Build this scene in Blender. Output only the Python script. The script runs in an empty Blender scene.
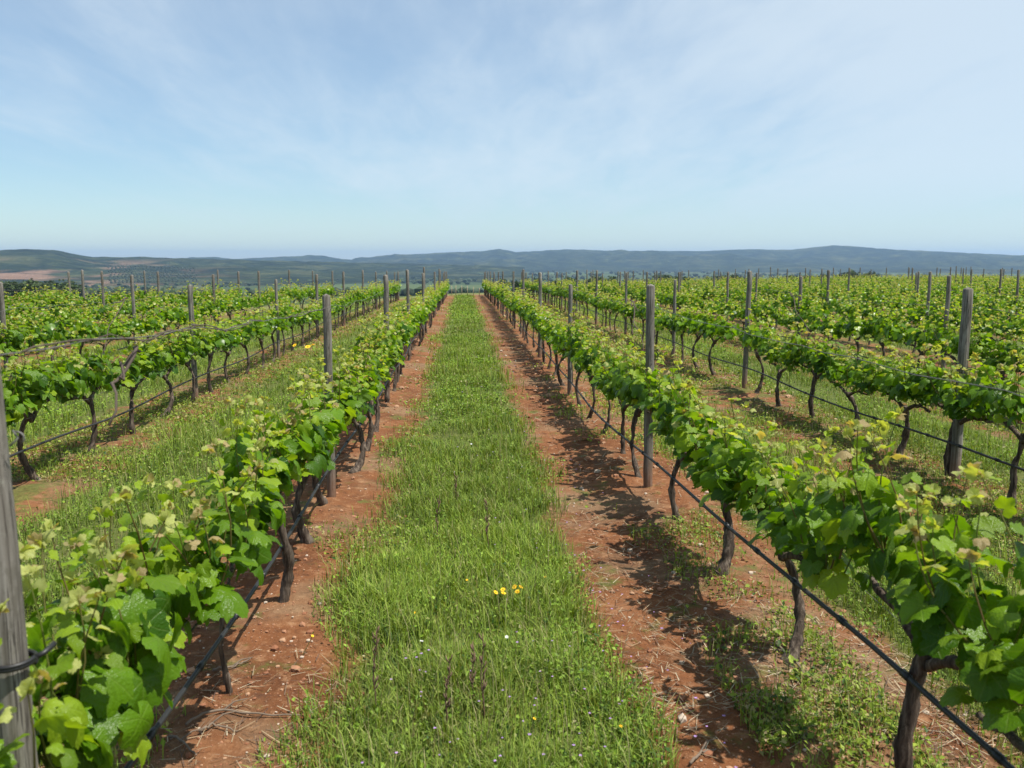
import bpy, math, random
import numpy as np
from math import radians as R

rng = np.random.default_rng(7)
random.seed(7)
sc = bpy.context.scene
COL = sc.collection

# ------------------------------------------------------------------ camera, sky, sun, exposure
CAM_H = 1.75
FPX = 880.0
cam_d = bpy.data.cameras.new("camera")
cam = bpy.data.objects.new("camera", cam_d)
COL.objects.link(cam)
cam.location = (0, 0, CAM_H)
cam_d.sensor_width = 36.0
cam_d.lens = FPX / 1024 * 36
cam_d.clip_start = 0.05
cam_d.clip_end = 40000
cam_d.dof.use_dof = True
cam_d.dof.focus_distance = 7.0
cam_d.dof.aperture_fstop = 5.0
PITCH, YAW = math.atan(122 / FPX), math.atan(49 / FPX)
cam.rotation_euler = (math.pi / 2 - PITCH, 0, -YAW)
sc.camera = cam

SUN_EL, SUN_AZ = 66.0, 112.0            # azimuth clockwise from the row direction (+Y): from the right, a little behind the viewer
sun_d = bpy.data.lights.new("sun", 'SUN')
sun_d.energy = 5.0
sun_d.angle = R(0.55)
sun_d.color = (1.0, 0.955, 0.88)
sun = bpy.data.objects.new("sun", sun_d)
COL.objects.link(sun)
sun.rotation_euler = (R(90 - SUN_EL), 0, R(180 - SUN_AZ))
sun.location = (30, -10, 60)

world = bpy.data.worlds.new("World")
sc.world = world
world.use_nodes = True
wt = world.node_tree
for n in list(wt.nodes):
    wt.nodes.remove(n)


class NT:
    """small helper to write node trees"""
    def __init__(self, tree):
        self.t = tree

    def n(self, kind, ins=None, **props):
        nd = self.t.nodes.new(kind)
        for k, v in props.items():
            setattr(nd, k, v)
        for k, v in (ins or {}).items():
            self.set(nd.inputs[k], v)
        return nd

    def set(self, sock, v):
        if isinstance(v, bpy.types.NodeSocket):
            self.t.links.new(v, sock)
        elif isinstance(v, bpy.types.Node):
            self.t.links.new(v.outputs[0], sock)
        else:
            sock.default_value = v

    def math(self, op, a, b=None, c=None, clamp=False):
        nd = self.n('ShaderNodeMath', operation=op, use_clamp=clamp)
        self.set(nd.inputs[0], a)
        if b is not None:
            self.set(nd.inputs[1], b)
        if c is not None:
            self.set(nd.inputs[2], c)
        return nd.outputs[0]

    def mix(self, f, a, b, blend='MIX'):
        nd = self.n('ShaderNodeMix', data_type='RGBA', blend_type=blend)
        self.set(nd.inputs[0], f)
        self.set(nd.inputs[6], a)
        self.set(nd.inputs[7], b)
        return nd.outputs[2]

    def ramp(self, f, stops, interp='LINEAR'):
        nd = self.n('ShaderNodeValToRGB')
        nd.color_ramp.interpolation = interp
        els = nd.color_ramp.elements
        while len(els) < len(stops):
            els.new(0.5)
        for e, (p, c) in zip(els, stops):
            e.position = p
            e.color = c if len(c) == 4 else (*c, 1)
        self.set(nd.inputs[0], f)
        return nd.outputs[0]

    def sstep(self, v, lo, hi):
        nd = self.n('ShaderNodeMapRange', interpolation_type='SMOOTHSTEP')
        self.set(nd.inputs[0], v)
        nd.inputs[1].default_value = lo
        nd.inputs[2].default_value = hi
        return nd.outputs[0]

    def noise(self, vec, scale, detail=4, rough=0.55, dist=0.0):
        nd = self.n('ShaderNodeTexNoise', {'Scale': scale, 'Detail': detail, 'Roughness': rough, 'Distortion': dist})
        if vec is not None:
            self.set(nd.inputs['Vector'], vec)
        return nd.outputs[0]


w = NT(wt)
SKY_STRENGTH = 0.080
sky = w.n('ShaderNodeTexSky', sky_type='NISHITA', sun_disc=False)
sky.sun_elevation = R(SUN_EL)
sky.sun_rotation = R(SUN_AZ)
sky.air_density = 1.0
sky.dust_density = 0.05
sky.ozone_density = 2.2
tc = w.n('ShaderNodeTexCoord')
sep = w.n('ShaderNodeSeparateXYZ', {0: tc.outputs['Generated']})
G = tc.outputs['Generated']
zc = w.math('ADD', w.math('MAXIMUM', sep.outputs[2], 0.0), 0.10)
u = w.math('DIVIDE', sep.outputs[0], zc)
v = w.math('DIVIDE', sep.outputs[1], zc)
UV = w.n('ShaderNodeCombineXYZ', {0: u, 1: v, 2: 0.0}).outputs[0]
# thin high cloud drawn out along the line of sight, with finer fibres and a broad veil
mp1 = w.n('ShaderNodeMapping', {'Vector': UV, 'Rotation': (0, 0, R(9)), 'Scale': (0.60, 0.17, 1)})
mp2 = w.n('ShaderNodeMapping', {'Vector': UV, 'Location': (3.1, 1.7, 0), 'Rotation': (0, 0, R(-14)), 'Scale': (1.25, 0.34, 1)})
mp3 = w.n('ShaderNodeMapping', {'Vector': G, 'Location': (0.9, 0.15, 2.2), 'Scale': (1.5, 1.5, 3.0)})
mp4 = w.n('ShaderNodeMapping', {'Vector': UV, 'Location': (1.3, 5.15, 0), 'Rotation': (0, 0, R(40)), 'Scale': (3.0, 1.1, 1)})
broad = w.noise(mp1.outputs[0], 1.5, 8, 0.55, 0.35)
fine = w.noise(mp2.outputs[0], 1.6, 9, 0.6, 0.5)
big = w.noise(mp3.outputs[0], 1.0, 4, 0.5, 0.2)
thin = w.noise(mp4.outputs[0], 1.5, 9, 0.62, 0.7)
# more cirrus towards the right of the view, less high on the left
side = w.math('MULTIPLY', w.math('SUBTRACT', sep.outputs[0], 0.0), 0.34)
dens = w.math('ADD', w.math('ADD', w.math('MULTIPLY', broad, 0.48), w.math('MULTIPLY', fine, 0.25)), w.math('ADD', w.math('MULTIPLY', big, 0.45), w.math('MULTIPLY', thin, 0.16)))
dens = w.math('ADD', dens, side)
cloud = w.sstep(dens, 0.50, 0.78)
cloud = w.math('MULTIPLY', cloud, w.sstep(sep.outputs[2], -0.01, 0.10))
cloud = w.math('MULTIPLY', cloud, 0.68)
veil = w.math('ADD', 0.06, w.math('MULTIPLY', w.sstep(sep.outputs[2], 0.02, 0.32), 0.22))
cloud = w.math('ADD', cloud, w.math('MULTIPLY', veil, w.math('SUBTRACT', 1.0, cloud)))
sk = w.mix(1.0, sky.outputs[0], (0.92, 1.045, 1.08, 1), 'MULTIPLY')
skyc = w.mix(cloud, sk, (6.35, 7.25, 7.9, 1))
bg = w.n('ShaderNodeBackground', {'Color': skyc, 'Strength': SKY_STRENGTH})
wo = w.n('ShaderNodeOutputWorld', {'Surface': bg.outputs[0]})

vs = sc.view_settings
vs.view_transform = 'Standard'
vs.look = 'None'
vs.exposure = 0.60
vs.gamma = 1.0
vs.use_curve_mapping = False
sc.cycles.max_bounces = 6
sc.cycles.diffuse_bounces = 3
sc.cycles.glossy_bounces = 2
sc.cycles.transmission_bounces = 4
sc.cycles.volume_bounces = 0
sc.cycles.use_denoising = True
sc.cycles.use_adaptive_sampling = False

# ------------------------------------------------------------------ layout
PITCH_ROW = 2.4
X0 = 1.42                                # first row right of the grass strip; the first left one is at -0.98
POST0, POST_STEP = 1.75, 4.75


def y_end_arr(x):
    x = np.asarray(x, float)
    return 57.0 + 3.0 * np.clip(x, -8, 0) + 0.6 * np.clip(x + 8, -16, 0) + 0.3 * np.clip(x, 0, 60)


def row_x(k):                            # k = 0,1,2.. right rows; -1,-2.. left rows
    return X0 + PITCH_ROW * k + (0.07 if k > 0 else 0.0)


def y_end(x):
    return float(y_end_arr(x))


# ------------------------------------------------------------------ noise and ground height
_P = np.random.default_rng(3).random((256, 256))


def vnoise(x, y):
    x = np.asarray(x, float); y = np.asarray(y, float)
    xi = np.floor(x).astype(int); yi = np.floor(y).astype(int)
    fx = x - xi; fy = y - yi
    fx = fx * fx * (3 - 2 * fx); fy = fy * fy * (3 - 2 * fy)
    a = _P[xi % 256, yi % 256]; b = _P[(xi + 1) % 256, yi % 256]
    c = _P[xi % 256, (yi + 1) % 256]; d = _P[(xi + 1) % 256, (yi + 1) % 256]
    return (a * (1 - fx) + b * fx) * (1 - fy) + (c * (1 - fx) + d * fx) * fy


def fbm(x, y, o=4):
    s = 0; a = 0.5
    for i in range(o):
        s = s + a * (vnoise(np.asarray(x) * 2 ** i + 17.3 * i, np.asarray(y) * 2 ** i + 9.1 * i) - 0.5)
        a *= 0.5
    return s


def sst(v, lo, hi):
    t = np.clip((np.asarray(v, float) - lo) / (hi - lo), 0, 1)
    return t * t * (3 - 2 * t)


def row_dist(x):
    return np.abs(np.mod(np.asarray(x, float) - X0 + PITCH_ROW / 2, PITCH_ROW) - PITCH_ROW / 2)


def gh(x, y):
    """ground height: an almost flat vineyard on a low plateau, a plain about 11 m lower beyond it"""
    x = np.asarray(x, float); y = np.asarray(y, float)
    edge = y - (y_end_arr(x) + 5)
    drop = sst(edge, 0, 150)
    rr = np.hypot(x, y)
    near = 1 - sst(rr, 25, 60)
    d = row_dist(x)
    clod = (1 - sst(d, 0.5, 0.9))
    h = near * (0.035 * fbm(x * 0.9, y * 0.9, 3) + clod * 0.060 * fbm(x * 6, y * 6, 3) + 0.03 * (1 - sst(d, 0.0, 0.55)))
    drop2 = sst(edge, 120, 1150)
    h = h - 1.2e-4 * np.clip(y, 0, 90) ** 2 * (1 - 0.65 * sst(x, 4, 30))
    return h - 9.0 * drop - 27.0 * drop2 + drop * 2.2 * fbm(x / 160, y / 160, 3)


# ------------------------------------------------------------------ mesh helpers
def mesh_np(name, verts, faces_list, mats, mat_idx=None, col=None, uv=None, smooth=True):
    """verts (n,3); faces_list: list of int arrays (m,k), each with one face size"""
    me = bpy.data.meshes.new(name)
    verts = np.asarray(verts, np.float32)
    loops = np.concatenate([f.ravel() for f in faces_list]).astype(np.int32)
    tot = np.concatenate([np.full(len(f), f.shape[1], np.int32) for f in faces_list])
    start = np.concatenate([[0], np.cumsum(tot)[:-1]]).astype(np.int32)
    me.vertices.add(len(verts))
    me.vertices.foreach_set('co', verts.ravel())
    me.loops.add(len(loops))
    me.loops.foreach_set('vertex_index', loops)
    me.polygons.add(len(tot))
    me.polygons.foreach_set('loop_start', start)
    me.polygons.foreach_set('loop_total', tot)
    if mat_idx is not None:
        me.polygons.foreach_set('material_index', np.asarray(mat_idx, np.int32))
    me.polygons.foreach_set('use_smooth', np.full(len(tot), smooth, bool))
    if col is not None:
        a = me.color_attributes.new('Col', 'FLOAT_COLOR', 'POINT')
        c4 = np.ones((len(verts), 4), np.float32)
        c4[:, :3] = col
        a.data.foreach_set('color', c4.ravel())
    if uv is not None:
        l = me.uv_layers.new(name='UVMap')
        l.data.foreach_set('uv', np.asarray(uv, np.float32)[loops].ravel())
    me.update(calc_edges=True)
    me.validate()
    for m in mats:
        me.materials.append(m)
    return me


def link(name, me, parent=None, loc=None, rz=0.0, scale=None):
    o = bpy.data.objects.new(name, me)
    COL.objects.link(o)
    if parent:
        o.parent = parent
    if loc is not None:
        o.location = loc
    if rz:
        o.rotation_euler = (0, 0, rz)
    if scale is not None:
        o.scale = scale
    return o


def tag(o, label, cat, group=None, kind=None):
    if label:
        o['label'] = label
    if cat:
        o['category'] = cat
    if group:
        o['group'] = group
    if kind:
        o['kind'] = kind
    return o


class MB:
    """collects shapes for one mesh"""
    def __init__(self):
        self.v = []; self.q = []; self.t = []; self.n = 0; self.c = []

    def add(self, v, q=None, t=None, c=None):
        v = np.asarray(v, float).reshape(-1, 3)
        if q is not None and len(q):
            self.q.append(np.asarray(q, int) + self.n)
        if t is not None and len(t):
            self.t.append(np.asarray(t, int) + self.n)
        self.v.append(v)
        cc = np.ones((len(v), 3)) * (np.asarray(c) if c is not None else 0.5)
        self.c.append(cc)
        self.n += len(v)

    def tube(self, pts, rad, seg=8, c=None, cap=True, wob=0.0, seed=0):
        pts = np.asarray(pts, float)
        rad = np.broadcast_to(np.asarray(rad, float), (len(pts),))
        tan = np.gradient(pts, axis=0)
        tan /= np.linalg.norm(tan, axis=1)[:, None] + 1e-9
        ref = np.array([0, 0, 1.0]) if abs(tan[0][2]) < 0.9 else np.array([1.0, 0, 0])
        u0 = np.cross(tan[0], ref); u0 /= np.linalg.norm(u0)
        V = []
        a = np.arange(seg) * 2 * math.pi / seg
        rr = np.random.default_rng(seed)
        for i in range(len(pts)):
            u0 = u0 - tan[i] * np.dot(u0, tan[i]); u0 /= np.linalg.norm(u0) + 1e-9
            w0 = np.cross(tan[i], u0)
            r = rad[i] * (1 + wob * (rr.random(seg) - 0.5))
            V.append(pts[i] + (np.cos(a) * r)[:, None] * u0 + (np.sin(a) * r)[:, None] * w0)
        V = np.concatenate(V)
        q = []
        for i in range(len(pts) - 1):
            for j in range(seg):
                q.append((i * seg + j, i * seg + (j + 1) % seg, (i + 1) * seg + (j + 1) % seg, (i + 1) * seg + j))
        t = []
        if cap:
            n = len(V)
            V = np.vstack([V, pts[0] - tan[0] * rad[0] * 0.15, pts[-1] + tan[-1] * rad[-1] * 0.25])
            L = (len(pts) - 1) * seg
            for j in range(seg):
                t.append((n, (j + 1) % seg, j))
                t.append((n + 1, L + j, L + (j + 1) % seg))
        self.add(V, q, t, c)

    def box(self, x0, x1, y0, y1, z0, z1, c=None):
        v = [(x0, y0, z0), (x1, y0, z0), (x1, y1, z0), (x0, y1, z0), (x0, y0, z1), (x1, y0, z1), (x1, y1, z1), (x0, y1, z1)]
        q = [(3, 2, 1, 0), (4, 5, 6, 7), (0, 1, 5, 4), (1, 2, 6, 5), (2, 3, 7, 6), (3, 0, 4, 7)]
        self.add(v, q, None, c)

    def mesh(self, name, mats, smooth=True):
        f = []
        if self.q:
            f.append(np.concatenate(self.q))
        if self.t:
            f.append(np.concatenate(self.t))
        return mesh_np(name, np.concatenate(self.v), f, mats, col=np.concatenate(self.c), smooth=smooth)


# ------------------------------------------------------------------ materials
def new_mat(name):
    m = bpy.data.materials.new(name)
    m.use_nodes = True
    m.node_tree.nodes.clear()
    return m, NT(m.node_tree)


def finish(n, surf, disp=None):
    n.n('ShaderNodeOutputMaterial', {'Surface': surf})


def attr(n):
    return n.n('ShaderNodeAttribute', attribute_name='Col').outputs[0]


def bump(n, h, strength, dist):
    return n.n('ShaderNodeBump', {'Height': h, 'Strength': strength, 'Distance': dist}).outputs[0]


def mat_leaf(name, transl=0.46, rough=0.33, veins=True, spec=0.28):
    m, n = new_mat(name)
    c = attr(n)
    geo = n.n('ShaderNodeNewGeometry')
    if veins:
        uvn = n.n('ShaderNodeUVMap')
        s = n.n('ShaderNodeSeparateXYZ', {0: uvn.outputs[0]})
        ang = n.math('ARCTAN2', s.outputs[0], s.outputs[1])
        rad = n.math('SQRT', n.math('ADD', n.math('MULTIPLY', s.outputs[0], s.outputs[0]), n.math('MULTIPLY', s.outputs[1], s.outputs[1])))
        a = n.math('DIVIDE', ang, R(54))
        fr = n.math('ABSOLUTE', n.math('SUBTRACT', a, n.math('ROUND', a)))
        dist = n.math('MULTIPLY', n.math('MULTIPLY', fr, R(54)), rad)
        vein = n.math('SUBTRACT', 1.0, n.sstep(dist, 0.008, 0.04))
        vein = n.math('MULTIPLY', vein, 0.22)
        c = n.mix(vein, c, n.mix(0.5, c, (0.30, 0.36, 0.10, 1)))
        h = n.math('ADD', n.noise(uvn.outputs[0], 9, 2), n.math('MULTIPLY', vein, -1.2))
        nrm = bump(n, h, 0.35, 0.012)
    # the underside of a vine leaf is paler and matt
    under = n.mix(0.25, c, (0.18, 0.26, 0.09, 1))
    c2 = n.mix(geo.outputs['Backfacing'], c, under)
    ro = n.math('ADD', rough, n.math('MULTIPLY', geo.outputs['Backfacing'], 0.3))
    p = n.n('ShaderNodeBsdfPrincipled', {'Base Color': c2, 'Roughness': ro, 'Specular IOR Level': spec})
    if veins:
        n.set(p.inputs['Normal'], nrm)
    tcol = n.mix(1.0, c, (1.45, 1.45, 0.35, 1), 'MULTIPLY')
    tr = n.n('ShaderNodeBsdfTranslucent', {'Color': tcol})
    mx = n.n('ShaderNodeMixShader', {0: transl, 1: p.outputs[0], 2: tr.outputs[0]})
    finish(n, mx.outputs[0])
    return m


M_LEAF = mat_leaf('vine_leaf')
M_LEAF_FAR = mat_leaf('vine_leaf_far', veins=False)
M_GRASS = mat_leaf('grass_blade', transl=0.25, rough=0.55, veins=False, spec=0.25)
M_TREE = mat_leaf('tree_leaf', transl=0.15, rough=0.6, veins=False, spec=0.2)


def mat_attr(name, rough=0.8, spec=0.2):
    m, n = new_mat(name)
    p = n.n('ShaderNodeBsdfPrincipled', {'Base Color': attr(n), 'Roughness': rough, 'Specular IOR Level': spec})
    finish(n, p.outputs[0])
    return m


M_LITTER = mat_attr('dry_litter', 0.9)
M_PETAL = mat_attr('petal', 0.6)


def mat_bark():
    m, n = new_mat('vine_bark')
    t = n.n('ShaderNodeTexCoord')
    mp = n.n('ShaderNodeMapping', {'Vector': t.outputs['Object'], 'Scale': (60, 60, 7)})
    f = n.noise(mp.outputs[0], 1.0, 5, 0.65, 0.5)
    mp2 = n.n('ShaderNodeMapping', {'Vector': t.outputs['Object'], 'Scale': (9, 9, 4)})
    g = n.noise(mp2.outputs[0], 1.0, 3)
    c = n.ramp(f, [(0.32, (0.020, 0.014, 0.011)), (0.52, (0.100, 0.075, 0.057)), (0.74, (0.31, 0.25, 0.195))])
    c = n.mix(n.sstep(g, 0.5, 0.72), c, n.mix(0.5, c, (0.26, 0.22, 0.18, 1)))
    oi = n.n('ShaderNodeObjectInfo')
    c = n.mix(n.math('MULTIPLY', oi.outputs['Random'], 0.35), c, (0.04, 0.028, 0.02, 1))
    p = n.n('ShaderNodeBsdfPrincipled', {'Base Color': c, 'Roughness': 0.9, 'Specular IOR Level': 0.15, 'Normal': bump(n, f, 1.0, 0.012)})
    finish(n, p.outputs[0])
    return m


M_BARK = mat_bark()


def mat_post():
    m, n = new_mat('weathered_wood')
    t = n.n('ShaderNodeTexCoord')
    oi = n.n('ShaderNodeObjectInfo')
    off = n.n('ShaderNodeVectorMath', {0: t.outputs['Object'], 1: oi.outputs['Location']}, operation='ADD')
    mp = n.n('ShaderNodeMapping', {'Vector': off.outputs[0], 'Scale': (55, 55, 3.4)})
    f = n.noise(mp.outputs[0], 1.0, 6, 0.6, 0.3)
    mp2 = n.n('ShaderNodeMapping', {'Vector': off.outputs[0], 'Scale': (14, 14, 3.0)})
    g = n.noise(mp2.outputs[0], 1.0, 4, 0.6)
    c = n.ramp(f, [(0.28, (0.05, 0.045, 0.038)), (0.46, (0.17, 0.16, 0.14)), (0.72, (0.33, 0.315, 0.285))])
    c = n.mix(n.sstep(g, 0.46, 0.70), c, n.mix(0.55, c, (0.12, 0.115, 0.075, 1)))      # greenish grey weathering
    c = n.mix(n.math('MULTIPLY', oi.outputs['Random'], 0.45), c, n.mix(0.6, c, (0.10, 0.068, 0.045, 1)))
    s = n.n('ShaderNodeSeparateXYZ', {0: t.outputs['Object']})
    blot = n.noise(off.outputs[0], 26, 5, 0.7)
    c = n.mix(n.math('MULTIPLY', n.sstep(blot, 0.50, 0.64), 0.55), c, (0.085, 0.078, 0.060, 1))
    c = n.mix(n.math('MULTIPLY', n.sstep(blot, 0.42, 0.32), 0.45), c, (0.30, 0.30, 0.25, 1))
    mp3 = n.n('ShaderNodeMapping', {'Vector': off.outputs[0], 'Scale': (38, 38, 1.1)})
    crack = n.sstep(n.math('ABSOLUTE', n.math('SUBTRACT', n.noise(mp3.outputs[0], 1.0, 4, 0.6, 0.4), 0.5)), 0.022, 0.006)
    c = n.mix(n.math('MULTIPLY', crack, 0.75), c, (0.025, 0.021, 0.018, 1))
    foot = n.math('SUBTRACT', 1.0, n.sstep(s.outputs[2], 0.02, 0.22))                  # soil splash at the foot
    c = n.mix(n.math('MULTIPLY', foot, 0.6), c, (0.20, 0.085, 0.04, 1))
    p = n.n('ShaderNodeBsdfPrincipled', {'Base Color': c, 'Roughness': 0.88, 'Specular IOR Level': 0.2, 'Normal': bump(n, f, 0.8, 0.006)})
    finish(n, p.outputs[0])
    return m


M_POST = mat_post()


def mat_plain(name, col, rough, metal=0.0, spec=0.4, nscale=40, amt=0.3):
    m, n = new_mat(name)
    t = n.n('ShaderNodeTexCoord')
    f = n.noise(t.outputs['Object'], nscale, 4)
    c = n.mix(n.math('MULTIPLY', f, amt), (*col, 1), (col[0] * 0.35, col[1] * 0.33, col[2] * 0.3, 1))
    p = n.n('ShaderNodeBsdfPrincipled', {'Base Color': c, 'Roughness': rough, 'Metallic': metal, 'Specular IOR Level': spec, 'Normal': bump(n, f, 0.2, 0.002)})
    finish(n, p.outputs[0])
    return m


M_HOSE = mat_plain('black_plastic_hose', (0.022, 0.022, 0.023), 0.5)
M_WIRE = mat_plain('galvanised_wire', (0.16, 0.155, 0.15), 0.6, 0.5)
M_TIE = mat_plain('black_tie', (0.015, 0.015, 0.016), 0.45)
M_WHITE = mat_plain('whitewash', (0.75, 0.73, 0.69), 0.8, nscale=2)
M_ROOF = mat_plain('roof_tiles', (0.30, 0.13, 0.08), 0.85, nscale=3)
M_DARK = mat_plain('dark_opening', (0.03, 0.03, 0.035), 0.4)
M_STICK = mat_plain('dry_twig', (0.20, 0.15, 0.11), 0.9, nscale=60, amt=0.7)
M_CANE = mat_plain('dry_cane', (0.10, 0.075, 0.06), 0.9, nscale=60, amt=0.7)
M_STAKE = mat_plain('pale_stake_wood', (0.36, 0.30, 0.19), 0.85, nscale=30, amt=0.4)


def mat_ground():
    m, n = new_mat('vineyard_ground')
    t = n.n('ShaderNodeTexCoord')
    P = t.outputs['Object']
    s = n.n('ShaderNodeSeparateXYZ', {0: P})
    x, y = s.outputs[0], s.outputs[1]
    md = n.math('FLOORED_MODULO', n.math('ADD', x, -X0 + PITCH_ROW / 2), PITCH_ROW)
    sd = n.math('SUBTRACT', md, PITCH_ROW / 2)                       # signed distance from the nearest row
    wob = n.math('MULTIPLY', n.math('SUBTRACT', n.noise(P, 2.2, 5, 0.6), 0.5), 0.55)
    # the mown strip is a little off centre: soil reaches 0.7 m left of a row, 0.4 m right of it
    dl = n.math('ABSOLUTE', n.math('ADD', sd, 0.16))
    grass = n.sstep(n.math('ADD', dl, wob), 0.56, 0.76)
    # soil
    n1 = n.noise(P, 1.3, 6, 0.6)
    n2 = n.noise(P, 14, 6, 0.7)
    n3 = n.noise(P, 75, 4, 0.7)
    soil = n.ramp(n1, [(0.30, (0.095, 0.036, 0.015)), (0.52, (0.178, 0.071, 0.029)), (0.75, (0.250, 0.116, 0.054))])
    soil = n.mix(n.sstep(n2, 0.50, 0.72), soil, (0.30, 0.158, 0.080, 1))
    soil = n.mix(n.sstep(n2, 0.47, 0.30), soil, (0.095, 0.042, 0.022, 1))
    soil = n.mix(n.math('MULTIPLY', n.sstep(n3, 0.60, 0.70), 0.7), soil, (0.40, 0.27, 0.18, 1))
    litter = n.sstep(n.noise(P, 0.9, 4, 0.6), 0.47, 0.62)
    soil = n.mix(n.math('MULTIPLY', litter, 0.55), soil, n.mix(n2, (0.13, 0.085, 0.05, 1), (0.30, 0.22, 0.13, 1)))
    outer = n.math('MULTIPLY', n.sstep(n.math('ABSOLUTE', n.math('SUBTRACT', x, 0.2)), 1.7, 2.6), 0.11)
    weed = n.math('MULTIPLY', n.sstep(n.math('ADD', n.noise(P, 3.1, 6, 0.68), outer), 0.55, 0.67), 0.8)
    green = n.ramp(n.noise(P, 22, 5, 0.7), [(0.3, (0.036, 0.046, 0.012)), (0.5, (0.082, 0.108, 0.024)), (0.72, (0.15, 0.17, 0.045))])
    gpatch = n.noise(P, 0.7, 4, 0.6)
    green = n.mix(n.math('MULTIPLY', n.sstep(gpatch, 0.5, 0.72), 0.5), green, (0.14, 0.125, 0.05, 1))
    soil = n.mix(weed, soil, green)
    c = n.mix(grass, soil, green)
    # beyond the vineyard: a patchwork of fields
    def clampm(v, lo, hi):
        return n.math('MINIMUM', n.math('MAXIMUM', v, lo), hi)
    ye = n.math('ADD', 57.0, n.math('MULTIPLY', clampm(x, -8.0, 0.0), 3.0))
    ye = n.math('ADD', ye, n.math('MULTIPLY', clampm(n.math('ADD', x, 8.0), -16.0, 0.0), 0.6))
    ye = n.math('ADD', ye, n.math('MULTIPLY', clampm(x, 0.0, 60.0), 0.3))
    beyond = n.sstep(n.math('SUBTRACT', y, ye), 1.0, 3.5)
    vor = n.n('ShaderNodeTexVoronoi', {'Vector': P, 'Scale': 0.0045})
    vs_ = n.n('ShaderNodeSeparateColor', {0: vor.outputs['Color']})
    field = n.ramp(vs_.outputs[0], [(0.0, (0.030, 0.050, 0.018)), (0.4, (0.045, 0.072, 0.022)), (0.62, (0.085, 0.115, 0.035)), (0.85, (0.035, 0.056, 0.02)), (1.0, (0.13, 0.10, 0.05))])
    field = n.mix(n.math('MULTIPLY', n.noise(P, 0.05, 6, 0.7), 0.7), field, (0.05, 0.07, 0.022, 1))
    head = n.math('SUBTRACT', 1.0, n.sstep(n.math('SUBTRACT', y, ye), 5.0, 9.0))
    field = n.mix(head, field, n.mix(n1, (0.20, 0.17, 0.07, 1), (0.10, 0.13, 0.04, 1)))
    c = n.mix(beyond, c, field)
    hgt = n.math('ADD', n.math('MULTIPLY', n2, 0.7), n.math('MULTIPLY', n3, 0.4))
    p = n.n('ShaderNodeBsdfPrincipled', {'Base Color': c, 'Roughness': 0.95, 'Specular IOR Level': 0.12, 'Normal': bump(n, hgt, 0.9, 0.035)})
    finish(n, p.outputs[0])
    return m


def mat_hill():
    m, n = new_mat('wooded_hill')
    t = n.n('ShaderNodeTexCoord')
    P = t.outputs['Object']
    f = n.noise(P, 0.016, 6, 0.75)
    g = n.noise(P, 0.0042, 5, 0.62)
    h = n.noise(P, 0.0016, 4, 0.55)
    c = n.ramp(f, [(0.32, (0.006, 0.012, 0.006)), (0.52, (0.024, 0.038, 0.015)), (0.70, (0.095, 0.105, 0.042))])
    c = n.mix(n.math('MULTIPLY', n.sstep(g, 0.53, 0.64), 0.35), c, (0.13, 0.13, 0.055, 1))
    c = n.mix(n.math('MULTIPLY', n.sstep(g, 0.47, 0.36), 0.6), c, (0.006, 0.012, 0.006, 1))
    s = n.n('ShaderNodeSeparateXYZ', {0: P})
    low = n.math('SUBTRACT', 1.0, n.sstep(s.outputs[2], -12.0, 16.0))
    west = n.sstep(n.math('ADD', s.outputs[0], n.math('MULTIPLY', s.outputs[1], 0.30)), 150.0, -250.0)
    bare = n.math('MULTIPLY', n.math('MULTIPLY', n.sstep(n.noise(P, 0.005, 4, 0.6), 0.47, 0.60), low), west)
    c = n.mix(n.math('MULTIPLY', bare, 0.85), c, n.mix(f, (0.22, 0.12, 0.075, 1), (0.34, 0.22, 0.15, 1)))
    p = n.n('ShaderNodeBsdfPrincipled', {'Base Color': c, 'Roughness': 1.0, 'Specular IOR Level': 0.05, 'Normal': bump(n, f, 1.0, 30.0)})
    finish(n, p.outputs[0])
    return m


# ------------------------------------------------------------------ ground sheet
def graded(lo_fine, hi_fine, step, lo, hi, g=1.07, gmax=600):
    a = list(np.arange(lo_fine, hi_fine + step / 2, step))
    s = step; v = a[-1]
    while v < hi:
        s = min(s * g, gmax); v += s; a.append(v)
    s = step; v = a[0]; b = []
    while v > lo:
        s = min(s * g, gmax); v -= s; b.append(v)
    return np.array(b[::-1] + a)


gx = graded(-4.0, 5.0, 0.055, -12000, 12000)
gy = graded(1.5, 12.0, 0.06, -3000, 12000)
GX, GY = np.meshgrid(gx, gy)
GZ = gh(GX, GY)
nx, ny = len(gx), len(gy)
idx = np.arange(nx * ny).reshape(ny, nx)
q = np.stack([idx[:-1, :-1], idx[:-1, 1:], idx[1:, 1:], idx[1:, :-1]], -1).reshape(-1, 4)
ground = link('ground', mesh_np('ground', np.stack([GX, GY, GZ], -1).reshape(-1, 3), [q], [mat_ground()]))
ground['kind'] = 'structure'

# ------------------------------------------------------------------ hills
M_HILL = mat_hill()
VPX, VPY = 463.0, 262.0
CREST_FAR = [(-700, 254), (-300, 256), (0, 259), (160, 260), (235, 259), (272, 257.3), (299, 256.4), (322, 257.2), (350, 259.8), (380, 256), (440, 253), (480, 251.3), (500, 249.2), (516, 252.4), (562, 250), (637, 250.5),
             (702, 251), (742, 249), (792, 249.5), (812, 247.5), (832, 245.5), (862, 247), (892, 249), (927, 250.7), (962, 253), (1024, 255.5), (1200, 256), (1500, 251), (2000, 254)]
CREST_NEAR = [(-900, 256), (-500, 252), (-200, 254), (-60, 252), (0, 251.8), (28, 250.6), (55, 251), (73, 254.5), (93, 258), (140, 257.4), (190, 259.2), (255, 259.4), (330, 261.5), (420, 264), (520, 267)]


def col_az(px):
    return math.atan((px - 512) / (FPX * 1.0095)) + YAW


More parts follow.
